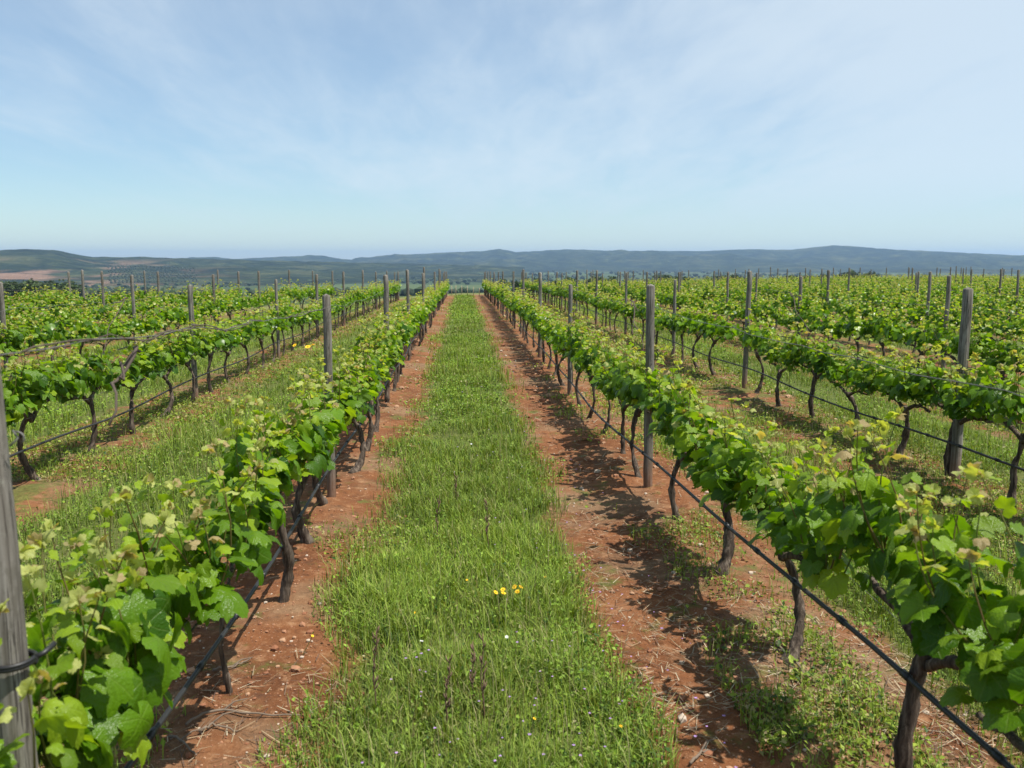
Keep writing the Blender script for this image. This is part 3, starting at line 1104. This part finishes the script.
G1 = np.array([0.118, 0.188, 0.016]); G2 = np.array([0.265, 0.335, 0.040]); G3 = np.array([0.31, 0.28, 0.10]); G4 = np.array([0.034, 0.075, 0.010]); STRAW = np.array([0.36, 0.29, 0.16])


def gcol(n, rg, x, y, dry=0.0):
    m = rg.random(n)[:, None]
    c = G1 * (1 - m) + G2 * m
    k = rg.random(n)
    pat = fbm(x * 0.9, y * 0.6, 3)
    c = np.where((k < 0.05 + np.clip(pat, 0, 1) * 0.5 + dry)[:, None], G3 * rg.uniform(0.8, 1.1, (n, 1)), c)
    c = c * (1 + 0.9 * np.clip(fbm(x * 0.55 + 40, y * 0.4 + 11, 3), -0.25, 0.25))[:, None]
    c = np.where((k > 0.86)[:, None], G4, c)
    c = np.where((rg.random(n) < 0.025 + dry * 0.3)[:, None], STRAW, c)
    return c


def scatter(rg, n, x0, x1, ynear, yfar, p=1.0):
    """positions in a strip, thinner with distance"""
    u_ = rg.random(n)
    yv = 1.0 / (1 / ynear + u_ * (1 / yfar - 1 / ynear))
    return rg.uniform(x0, x1, n), yv


def edge_keep(rg, x, y, xl, xr, soft):
    wobl = fbm(x * 0 + 3 + y * 1.1, y * 0.7, 4) * 0.55
    wobr = fbm(x * 0 + 53 + y * 1.1, y * 0.7, 4) * 0.55
    a = (x - (xl + wobl)) / soft
    b = ((xr + wobr) - x) / soft
    p_ = np.clip(np.minimum(a, b), 0, 1)
    return rg.random(len(x)) < p_


GV, GQ, GT, GC = [], [], [], []
goff = 0


def push(V, Q, T, C):
    global goff
    GV.append(V); GC.append(C)
    if Q is not None:
        GQ.append(Q + goff)
    if T is not None:
        GT.append(T + goff)
    goff += len(V)


def grass_strip(k, n, ynear, seed, hs=1.0, yfar=None):
    """the mown strip left of row k"""
    rg = np.random.default_rng(seed)
    xc = row_x(k) - PITCH_ROW / 2 - 0.17
    half = 0.53
    yfar = yfar or y_end(xc)
    x, y = scatter(rg, n, xc - half - 0.45, xc + half + 0.45, ynear, yfar)
    keep = edge_keep(rg, x, y, xc - half - 0.22, xc + half + 0.22, 0.42) & (rg.random(len(x)) < 0.35 + 0.65 * sst(fbm(x * 1.7 + 31, y * 1.1 + k * 9, 4), -0.17, -0.02))
    x, y = x[keep], y[keep]
    far = np.clip(y / 6.0, 1, 9) ** 0.8
    tuft = np.clip(1 + 2.4 * fbm(x * 2.3, y * 2.3, 3) + 1.2 * fbm(x * 0.6 + 5, y * 0.5, 2), 0.3, 2.5)
    P = np.stack([x, y, gh(x, y) - 0.01], 1)
    nb = rg.random(len(x)) < 0.42 + 0.44 * sst(fbm(x * 0.8 + 7, y * 0.8, 3), -0.15, 0.15)
    Hh = rg.uniform(0.05, 0.14, len(x)) * tuft * hs
    C = gcol(len(x), rg, x, y)
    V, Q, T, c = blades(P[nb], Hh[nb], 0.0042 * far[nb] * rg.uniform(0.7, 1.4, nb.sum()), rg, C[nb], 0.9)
    push(V, Q, T, c)
    # taller wisps and dry flowering stems
    m = rg.random(len(x)) < 0.018
    cw = np.where((rg.random(m.sum()) < 0.5)[:, None], STRAW * 0.9, G2 * 1.1)
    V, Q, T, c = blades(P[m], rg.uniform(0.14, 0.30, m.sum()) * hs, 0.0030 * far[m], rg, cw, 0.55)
    push(V, Q, T, c)
    P2 = P[~nb].copy(); P2[:, 2] += rg.random(len(P2)) ** 0.8 * 0.085 * tuft[~nb] * hs
    V, Q, c = leaflets(P2, rg.uniform(0.011, 0.027, len(P2)) * far[~nb] ** 0.8, rg, C[~nb] * np.array([0.88, 1.04, 0.9]))
    push(V, Q, None, c)


grass_strip(0, 230000, 2.7, 1)
grass_strip(-1, 100000, 2.4, 2, 1.15)
grass_strip(1, 95000, 2.2, 3, 1.1)
grass_strip(-2, 26000, 8.0, 4, 1.2)
grass_strip(2, 36000, 7.0, 5, 1.1)
for k in (-5, -4, -3):
    grass_strip(k, 9000, abs(row_x(k) - 2.4) / 0.56, 10 + k, 1.2)
for k in range(3, 9):
    grass_strip(k, 11000, row_x(k) / 0.66, 30 + k, 1.1)
o = link('grass', mesh_np('grass', np.vstack(GV), [np.concatenate(GQ), np.concatenate(GT)], [M_GRASS], col=np.vstack(GC), smooth=False))
tag(o, None, None, kind='stuff')

# weeds in patches on the bare soil under the rows
GV, GQ, GT, GC = [], [], [], []
goff = 0
for k, n, yn in ((-2, 16000, 7.0), (-1, 26000, 2.6), (0, 46000, 2.6), (1, 26000, 4.5), (2, 12000, 8)):
    rg = np.random.default_rng(70 + k)
    x, y = scatter(rg, n, row_x(k) - 0.78, row_x(k) + 0.62, yn, 44)
    den = fbm(x * 1.5 + 5, y * 1.3 + k * 13, 4) + 0.08 * (x > row_x(k) + 0.12) + (0.20 if k in (1, -2, 2) else -0.03) - 0.02 * (k == -1) - 0.22 * ((k == 0) & (x > 0.62) & (x < 1.05)) - 0.02 * ((k == 0) & (x < row_x(k) + 0.1))
    keep = rg.random(len(x)) < sst(den, 0.01, 0.22)
    x, y = x[keep], y[keep]
    far = np.clip(y / 6.0, 1, 9) ** 0.8
    P = np.stack([x, y, gh(x, y) - 0.004], 1)
    C = gcol(len(x), rg, x, y, 0.08)
    nb = rg.random(len(x)) < 0.42
    V, Q, T, c = blades(P[nb], rg.uniform(0.03, 0.11, nb.sum()), 0.004 * far[nb], rg, C[nb], 1.0)
    push(V, Q, T, c)
    P2 = P[~nb].copy(); P2[:, 2] += rg.random(len(P2)) * 0.055
    V, Q, c = leaflets(P2, rg.uniform(0.013, 0.034, len(P2)) * far[~nb] ** 0.8, rg, C[~nb])
    push(V, Q, None, c)
o = link('weeds', mesh_np('weeds', np.vstack(GV), [np.concatenate(GQ), np.concatenate(GT)], [M_GRASS], col=np.vstack(GC), smooth=False))
tag(o, None, None, kind='stuff')

# straw and twig litter, small stones
LV, LQ, LC = [], [], []
rg = np.random.default_rng(81)
off = 0
for k, n, yn in ((-1, 1900, 2.4), (0, 5200, 2.4), (1, 3000, 4.5), (-2, 1500, 7)):
    x, y = scatter(rg, n, row_x(k) - 0.75, row_x(k) + 0.55, yn, 22)
    keep = rg.random(n) < sst(fbm(x * 1.1 + 50, y * 0.9 + k * 5, 3) + (0.12 if k == 0 else 0.02), -0.02, 0.2)
    x, y = x[keep], y[keep]; m = len(x)
    az = rg.uniform(0, math.pi, m)
    L = rg.uniform(0.02, 0.11, m) * np.clip(y / 7, 1, 3); Wd = rg.uniform(0.0008, 0.0024, m) * np.clip(y / 5, 1, 5)
    d = np.stack([np.cos(az), np.sin(az), rg.normal(0, 0.18, m)], 1); b = np.stack([-np.sin(az), np.cos(az), 0 * az], 1)
    P = np.stack([x, y, gh(x, y) + rg.uniform(0.004, 0.02, m)], 1)
    V = np.stack([P - d * L[:, None] / 2 - b * Wd[:, None], P - d * L[:, None] / 2 + b * Wd[:, None], P + d * L[:, None] / 2 + b * Wd[:, None] * .6, P + d * L[:, None] / 2 - b * Wd[:, None] * .6], 1).reshape(-1, 3)
    pal = np.array([[0.30, 0.23, 0.14], [0.17, 0.12, 0.08], [0.09, 0.06, 0.045], [0.38, 0.32, 0.22]])
    c = pal[rg.integers(0, 4, m)] * rg.uniform(0.8, 1.1, (m, 1))
    LV.append(V); LQ.append(np.array([[0, 1, 2, 3]]) + (np.arange(m) * 4)[:, None] + off); LC.append(np.repeat(c, 4, 0)); off += len(V)
o = link('dry_litter', mesh_np('dry_litter', np.vstack(LV), [np.concatenate(LQ)], [M_LITTER], col=np.vstack(LC), smooth=False))
tag(o, None, None, kind='stuff')

ico = np.array([(0, 0, 1), (.89, 0, .45), (.28, .85, .45), (-.72, .53, .45), (-.72, -.53, .45), (.28, -.85, .45), (.72, .53, -.45), (-.28, .85, -.45), (-.89, 0, -.45), (-.28, -.85, -.45), (.72, -.53, -.45), (0, 0, -1)])
icot = np.array([(0, 1, 2), (0, 2, 3), (0, 3, 4), (0, 4, 5), (0, 5, 1), (1, 6, 2), (2, 7, 3), (3, 8, 4), (4, 9, 5), (5, 10, 1), (6, 7, 2), (7, 8, 3), (8, 9, 4), (9, 10, 5), (10, 6, 1), (11, 7, 6), (11, 8, 7), (11, 9, 8), (11, 10, 9), (11, 6, 10)])
SV, ST, SC_ = [], [], []
off = 0
for k, n, yn in ((-1, 2600, 2.3), (0, 2600, 2.3), (1, 800, 4.5)):
    x, y = scatter(rg, n, row_x(k) - 0.7, row_x(k) + 0.6, yn, 20)
    sz = rg.uniform(0.0025, 0.007, n) * (1 + 3.0 * (rg.random(n) ** 9)) * np.clip(y / 5, 1, 2.6)
    V = ico[None] * sz[:, None, None] * rg.uniform(0.7, 1.2, (n, 12, 1)) * np.array([1, 1, .7]) + np.stack([x, y, gh(x, y) + sz * 0.25], 1)[:, None]
    pal = np.array([[0.30, 0.15, 0.085], [0.22, 0.095, 0.05], [0.42, 0.34, 0.26], [0.34, 0.20, 0.12], [0.42, 0.34, 0.27]])
    c = pal[rg.choice(5, n, p=[.36, .36, .06, .20, .02])]
    SV.append(V.reshape(-1, 3)); ST.append((icot[None] + (np.arange(n) * 12)[:, None, None]).reshape(-1, 3) + off); SC_.append(np.repeat(c, 12, 0)); off += n * 12
o = link('gravel', mesh_np('gravel', np.vstack(SV), [np.concatenate(ST)], [M_LITTER], col=np.vstack(SC_), smooth=False))
tag(o, None, None, kind='stuff')

# tiny mauve flowers too many to count
FV, FQ, FC = [], [], []
off = 0
rg = np.random.default_rng(91)
x, y = scatter(rg, 300, -0.65, 1.0, 2.7, 18)
keep = rg.random(300) < sst(fbm(x * 1.2 + 9, y * 0.9, 3) + 0.25 * (x > 0.2), -0.05, 0.35)
x, y = x[keep], y[keep]
for xi, yi in zip(x, y):
    zf = float(gh(xi, yi)) + rg.uniform(0.06, 0.13); r = rg.uniform(0.0035, 0.0065) * max(1, yi / 6)
    for a in np.arange(5) * 1.2566 + rg.uniform(0, 1):
        d = np.array([math.cos(a), math.sin(a), 0.25]); b = np.array([-math.sin(a), math.cos(a), 0])
        p = np.array([xi, yi, zf])
        FV += [p, p + d * r * .7 + b * r * .4, p + d * r * 1.2, p + d * r * .7 - b * r * .4]
        FQ.append((off, off + 1, off + 2, off + 3)); off += 4
        FC += [np.array([0.36, 0.22, 0.46]) * rg.uniform(0.8, 1.2)] * 4
o = link('wildflower_foliage', mesh_np('wildflower_foliage', np.array(FV), [np.array(FQ)], [M_PETAL], col=np.array(FC), smooth=False))
tag(o, None, None, kind='stuff')


# ------------------------------------------------------------------ picture point -> ground point, for the single small things
def ground_at(px, py):
    rx, ry = (px - 512) / FPX, -(py - 384) / FPX
    cp, sp = math.cos(PITCH), math.sin(PITCH)
    f = np.array([sy_, cy_, 0]); r_ = np.array([cy_, -sy_, 0])
    d = f * (cp + ry * sp) + r_ * rx + np.array([0, 0, 1]) * (-sp + ry * cp)
    t = -CAM_H / d[2]
    return d[0] * t, d[1] * t


def flower(x, y, h, r, petals, pcol, ccol, label, name, group, seed):
    rg = np.random.default_rng(seed)
    root = bpy.data.objects.new(name, None)
    COL.objects.link(root)
    root.location = (x, y, float(gh(x, y)))
    mb = MB()
    s = np.linspace(0, 1, 5)[:, None]
    tipp = np.array([rg.normal(0, .015), rg.normal(0, .015), h])
    mb.tube(tipp * s, 0.0016, 4, (0.07, 0.12, 0.03), cap=False)
    link('stem', mb.mesh('stem', [M_GRASS]), root)
    mb = MB()
    up = norm(np.array([rg.normal(0, .3), -0.45 + rg.normal(0, .2), 1.0]))
    e1 = norm(np.cross(up, [1, 0, 0])); e2 = np.cross(up, e1)
    for i in range(petals):
        a = i * 2 * math.pi / petals
        d = e1 * math.cos(a) + e2 * math.sin(a) + up * 0.18; b = -e1 * math.sin(a) + e2 * math.cos(a)
        wv = 2.6 / petals
        mb.add([tipp + d * r * .15, tipp + d * r * .7 + b * r * wv, tipp + d * r, tipp + d * r * .7 - b * r * wv], [(0, 1, 2, 3)], None, pcol)
    link('petal_ring', mb.mesh('petal_ring', [M_PETAL], smooth=False), root)
    mb = MB()
    mb.add(ico * r * 0.30 + tipp + up * r * .12, None, icot, ccol)
    link('flower_centre', mb.mesh('flower_centre', [M_PETAL]), root)
    tag(root, label, 'flower', group)


YEL = (0.75, 0.46, 0.02)
for i, (fx, fy) in enumerate([(502, 606), (509, 603), (512, 608), (505, 610), (518, 604), (497, 612)]):
    x, y = ground_at(fx, fy)
    flower(x, y, 0.10, 0.0145, 9, YEL, (0.55, 0.28, 0.01), 'yellow daisy in the small clump in the middle of the grass strip', 'yellow_daisy', 'yellow daisies clumped in the grass strip', 200 + i)
for i, (fx, fy, lab) in enumerate([(545, 590, 'lone yellow flower towards the bare soil edge, level with the yellow clump'), (468, 596, 'small yellow flower left of the yellow clump'), (411, 628, 'small yellow flower beside dry stalks left of the strip middle'),
                                   (529, 742, 'small yellow flower low in the dense grass'), (619, 748, 'small yellow flower nearest the bare soil at the bottom edge'), (303, 660, 'small yellow flower on the left fringe of the grass strip')]):
    x, y = ground_at(fx, fy)
    flower(x, y, 0.08, 0.0075, 7, YEL, (0.55, 0.28, 0.01), lab, 'yellow_flower', None, 230 + i)
for i, (fx, fy, lab) in enumerate([(424, 660, 'round white flower head in the grass strip'), (511, 657, 'white star shaped flower right of the round white one'), (470, 452, 'small white flower farther along the grass strip')]):
    x, y = ground_at(fx, fy)
    flower(x, y, 0.09, 0.009, 8, (0.60, 0.60, 0.61), (0.6, 0.55, 0.3), lab, 'white_flower', None, 260 + i)
for i, (fx, fy, r_, lab) in enumerate([(307, 354, 0.06, 'bright yellow flower tuft beside the trunks of the second row left of the path'), (313, 352, 0.06, 'second yellow flower tuft touching the bright one by the second row left'), (294, 353, 0.045, 'smaller orange yellow flower tuft by the second row left')]):
    x, y = ground_at(fx, fy)
    flower(x, y, 0.16, r_, 10, YEL, (0.6, 0.3, 0.01), lab, 'yellow_flower', None, 280 + i)

# dry stalks standing in the grass
for i, (fx, fy, h, lab) in enumerate([(374, 715, 0.36, 'dark dry stalk standing at the left edge of the grass strip'), (445, 735, 0.30, 'dry stalk in the grass, lower of the two near the middle'), (483, 725, 0.36, 'tall dry stalk right of the lower middle one'),
                                      (472, 705, 0.22, 'short dry stalk between the two tall middle ones'), (488, 555, 0.34, 'thin dry stalk farther up the middle of the grass strip'), (436, 540, 0.30, 'thin dry stalk up the strip, level with the post foot'), (457, 510, 0.26, 'farthest dry stalk standing in the grass strip')]):
    x, y = ground_at(fx, fy)
    rg = np.random.default_rng(640 + i)
    mb = MB()
    s = np.linspace(0, 1, 8)
    base = np.array([rg.normal(0, .02), rg.normal(0, .02), 1.0])
    pts = np.stack([base[0] * s + 0.006 * np.sin(s * 9), base[1] * s, h * s], 1)
    cS = (0.13, 0.075, 0.055)
    mb.tube(pts, np.linspace(0.0035, 0.0018, 8), 5, cS)
    for j in range(16):
        p = pts[0] + (pts[-1] - pts[0]) * rg.uniform(0.3, 1.0)
        a = rg.uniform(0, 6.28)
        mb.tube(np.array([p, p + np.array([math.cos(a) * .010, math.sin(a) * .010, .014]), p + np.array([math.cos(a) * .014, math.sin(a) * .014, .030])]), [0.0022, 0.0035, 0.001], 4, (0.16, 0.10, 0.07))
    o = link('dry_stalk', mb.mesh('dry_stalk', [M_LITTER]), None, (x, y, float(gh(x, y))))
    tag(o, lab, 'dry stalk', 'dry stalks standing in the grass')

# twigs on the bare soil
for i, (pts2, lab) in enumerate([([(187, 738), (205, 726), (228, 721), (255, 722), (300, 721)], 'long pale twig lying on the bare red soil left of the grass'), ([(200, 745), (214, 737), (238, 738)], 'short twig just below the long pale one'),
                                 ([(170, 745), (182, 754), (197, 766)], 'dark bent twig at the bottom edge by the left vines'), ([(213, 676), (234, 672), (252, 666)], 'twig beside the very thin vine trunk'),
                                 ([(775, 655), (795, 672), (808, 690), (818, 697)], 'forked dead root by the leaning trunk right of the path'), ([(690, 768), (702, 757), (716, 752)], 'short twig on shaded soil right of the grass')]):
    rg = np.random.default_rng(660 + i)
    P = np.array([(*ground_at(*p), 0) for p in pts2])
    s = np.linspace(0, 1, 14); so = np.linspace(0, 1, len(P))
    xs = np.interp(s, so, P[:, 0]); ys = np.interp(s, so, P[:, 1])
    pts = np.stack([xs, ys, gh(xs, ys) + 0.010 + 0.012 * rg.random(14)], 1)
    mb = MB()
    mb.tube(pts, np.linspace(0.006, 0.0028, 14), 6)
    m_ = pts[6]
    mb.tube(np.array([m_, m_ + [0.03, 0.04, 0.012], m_ + [0.075, 0.055, 0.015]]), [0.004, 0.003, 0.0018], 5)
    o = link('dead_twig', mb.mesh('dead_twig', [M_STICK]))
    tag(o, lab, 'twig', 'dead twigs on the soil')

# ------------------------------------------------------------------ beyond the rows: stakes, trees, houses
for i in range(9):
    x = -0.75 + i * 0.36 + random.uniform(-0.08, 0.08)
    y = 55.5 + 0.5 * x + random.uniform(-0.1, 0.1)
    mb = MB()
    mb.tube(np.array([[0, 0, -0.05], [0.005, 0, 0.3], [0.0, 0.01, random.uniform(0.5, 0.75)]]), 0.022, 6)
    o = link('planting_stake', mb.mesh('planting_stake', [M_STAKE]), None, (x, y, float(gh(x, y))))
    tag(o, 'pale wooden stake in the line that closes the far end of the grass path', 'stake', 'pale stakes at the end of the path')


def crown_mesh(rg, rx, rz, n, leaf, dark):
    """a crown of many leaf sprays grouped in clumps"""
    cl = rg.normal(0, 1, (26, 3)); cl = norm(cl) * rg.uniform(0.35, 0.95, (26, 1)); cl[:, 2] = cl[:, 2] * 0.8
    ctr = cl[rg.integers(0, 26, n)]
    p = ctr + norm(rg.normal(0, 1, (n, 3))) * (rg.random((n, 1)) ** 0.5) * rg.uniform(0.16, 0.34, (n, 1))
    p[:, 2] = np.maximum(p[:, 2], -0.75)
    P = p * [rx, rx, rz]
    t = norm(rg.normal(0, 1, (n, 3))); b = norm(np.cross(t, rg.normal(0, 1, (n, 3))))
    s = rg.uniform(0.6, 1.3, (n, 1)) * leaf
    V = np.stack([P - t * s, P + b * s * .55, P + t * s, P - b * s * .55], 1).reshape(-1, 3)
    Q = np.array([[0, 1, 2, 3]]) + (np.arange(n) * 4)[:, None]
    m = rg.random((n, 1))
    C = (np.array([0.022, 0.040, 0.014]) * (1 - m) + np.array([0.060, 0.085, 0.030]) * m) * dark
    return mesh_np('crown', V, [Q], [M_TREE], col=np.repeat(C, 4, 0), smooth=False)


def tree_trunk(rg, h, r, spread):
    mb = MB()
    mb.tube(np.array([[0, 0, -0.3], [0.05, 0, h * .3], [0.1, 0.05, h * .6], [0.1, 0.1, h]]), [r * 1.3, r, r * .8, r * .5], 8)
    for j in range(5):
        a = j * 1.3 + rg.uniform(0, .5)
        d = np.array([math.cos(a), math.sin(a), 0]) * spread
        mb.tube(np.array([[0.08, 0.04, h * .55], d * .4 + [0, 0, h * .85], d * .8 + [0, 0, h * 1.2]]), [r * .5, r * .35, r * .15], 6)
    return mb.mesh('trunk', [M_BARK])


tree_protos = []
for i in range(5):
    rg = np.random.default_rng(720 + i)
    tree_protos.append((tree_trunk(rg, 2.2, 0.22, 1.8), crown_mesh(rg, rg.uniform(2.7, 3.6), rg.uniform(1.9, 2.5), 2600, 0.20, rg.uniform(0.8, 1.15))))


def plain_tree(px, top_y, dist, label, group, wscale=1.0):
    """a tree on the plain whose top shows just over the vines"""
    az = col_az(px)
    x, y = dist * math.sin(az), dist * math.cos(az)
    zg = float(gh(x, y))
    top = CAM_H - (top_y - VPY) / FPX * dist * math.cos(az - YAW)
    h = max(2.5, (top - zg) * 1.04)
    tm, cm = tree_protos[random.randrange(5)]
    s = h / 5.2
    root = bpy.data.objects.new('tree', None)
    COL.objects.link(root)
    root.location = (x, y, zg)
    root.rotation_euler = (0, 0, random.uniform(0, 6.28))
    link('trunk', tm, root, (0, 0, 0))
    link('crown', cm, root, (0, 0, 3.1))
    root.scale = (s * wscale, s * wscale, s)
    tag(root, label, 'tree', group)


for i, (px, ty, d, lab, wsc) in enumerate([(6, 277.5, 260, 'dark tree at the far left edge of the plain beside a white wall', 1.2), (23, 277, 270, 'rounded green tree just right of the white wall', 1.2), (34, 278, 285, 'dark tree overlapping the rounded one behind the left posts', 1.1),
                                           (50, 278.5, 275, 'wide dark tree in the middle of the left grove', 1.5), (63, 279, 290, 'dark tree at the right end of the left grove', 1.3), (40, 279.5, 262, 'low bushy tree in front of the left grove', 1.3)]):
    plain_tree(px, ty, d, lab, None, wsc)
rg = np.random.default_rng(88)
for i, px in enumerate(np.linspace(505, 1012, 22)):
    plain_tree(px + rg.normal(0, 7), rg.uniform(275.5, 278.5) if px < 780 else rg.uniform(273, 276), rg.uniform(210, 340), 'dark tree in the broken belt across the plain beyond the last right hand vines', 'belt of trees across the plain', rg.uniform(0.8, 1.3))
for px, ty, d, lab in [(601, 274.5, 300, 'dark bushy tree standing out above the vines right of centre'), (856, 268.5, 330, 'round dark tree alone above the far vines on the right'), (727, 272, 320, 'low dark tree between the posts on the right'), (668, 273, 320, 'dark tree right of the small white house')]:
    plain_tree(px, ty, d, lab, None, 1.5)


def house(px, base_y, dist, w_, d_, h_, rz, label):
    az = col_az(px)
    x, y = dist * math.sin(az), dist * math.cos(az)
    z = float(gh(x, y))
    root = bpy.data.objects.new('farmhouse', None)
    COL.objects.link(root)
    root.location = (x, y, z)
    root.rotation_euler = (0, 0, rz)
    mb = MB(); mb.box(-w_ / 2, w_ / 2, -d_ / 2, d_ / 2, -6, h_)
    link('wall', mb.mesh('wall', [M_WHITE], smooth=False), root)
    mb = MB()
    e = 0.4
    v = [(-w_ / 2 - e, -d_ / 2 - e, h_ + .02), (w_ / 2 + e, -d_ / 2 - e, h_ + .02), (w_ / 2 + e, d_ / 2 + e, h_ + .02), (-w_ / 2 - e, d_ / 2 + e, h_ + .02), (-w_ / 2 - e, 0, h_ + d_ * .22), (w_ / 2 + e, 0, h_ + d_ * .22)]
    mb.add(v, [(0, 1, 5, 4), (2, 3, 4, 5), (3, 2, 1, 0)], [(0, 4, 3), (1, 2, 5)])
    link('roof', mb.mesh('roof', [M_ROOF], smooth=False), root)
    for wx in (-w_ * .28, w_ * .28):
        mb = MB(); mb.box(wx - .5, wx + .5, -d_ / 2 - .03, -d_ / 2 + .05, h_ * .4, h_ * .4 + 1.1)
        link('window', mb.mesh('window', [M_DARK], smooth=False), root)
    tag(root, label, 'house')


house(1, 287, 230, 8, 6, 3.0, 0.3, 'small white house at the left edge beside the dark trees')
house(188, 279.5, 2050, 30, 10, 4.5, 0.2, 'long white farm building at the foot of the left hills')
house(551, 279.5, 420, 5, 4, 3.2, -0.3, 'tiny white house right of the end of the grass path')
house(70, 281, 620, 9, 7, 3.5, 0.4, 'small pale house among the trees of the left plain')

# woods scattered over the plain as far as the hills
rg = np.random.default_rng(95)
n_w = 9000
az = rg.uniform(-0.75, 0.75, n_w)
rw = 1.0 / (1 / 480 + rg.random(n_w) * (1 / 3600 - 1 / 480))
wx, wy = rw * np.sin(az), rw * np.cos(az)
keep = rg.random(n_w) < sst(fbm(wx / 170 + 3, wy / 420 + 8, 4), -0.10, 0.10)
wx, wy, rw = wx[keep], wy[keep], rw[keep]
ns = len(wx)
sz = rg.uniform(1.6, 3.4, ns) * np.clip(rw / 1100, 1, 2.0)
WV = ico[None] * sz[:, None, None] * rg.uniform(0.65, 1.25, (ns, 12, 1)) * np.array([1.25, 1.25, .85]) + np.stack([wx, wy, gh(wx, wy) + sz * 0.75], 1)[:, None]
WT = (icot[None] + (np.arange(ns) * 12)[:, None, None]).reshape(-1, 3)
WC = np.repeat(np.array([0.026, 0.042, 0.016]) * rg.uniform(.6, 1.7, (ns, 1)), 12, 0)
o = link('distant_woods', mesh_np('distant_woods', WV.reshape(-1, 3), [WT], [M_TREE], col=WC, smooth=False))
tag(o, None, None, kind='stuff')

# olive grove in rows on the lower slope of the nearer hill
rg = np.random.default_rng(99)
OV, OT, OC = [], [], []
off = 0
R_ = np.hypot(NHX, NHY); A_ = np.arctan2(NHX, NHY)
az_axis = A_[0]
for r_ in np.arange(1640, 2150, 38):
    o_px = rg.uniform(0, 4)
    for px in np.arange(108 + o_px, 196, 3.9):
        az = col_az(px + rg.normal(0, 0.25))
        i = int(np.searchsorted(az_axis, az))
        col_r = R_[:, i]
        z = float(np.interp(r_, col_r[:70], NHZ[:70, i]))
        if rg.random() < 0.08:
            continue
        s = rg.uniform(1.6, 2.6)
        V = ico * s * rg.uniform(0.75, 1.2, (12, 1)) * [1, 1, .85] + [r_ * math.sin(az), r_ * math.cos(az), z + 2.2]
        OV.append(V); OT.append(icot + off); off += 12
        OC.append(np.tile(np.array([0.05, 0.065, 0.035]) * rg.uniform(.8, 1.2), (12, 1)))
o = link('olive_foliage', mesh_np('olive_foliage', np.vstack(OV), [np.concatenate(OT)], [M_TREE], col=np.vstack(OC), smooth=False))
tag(o, None, None, kind='stuff')
print('single vines', len(single), 'mass', len(mass), 'posts', sum(len(p) for p in posts.values()))
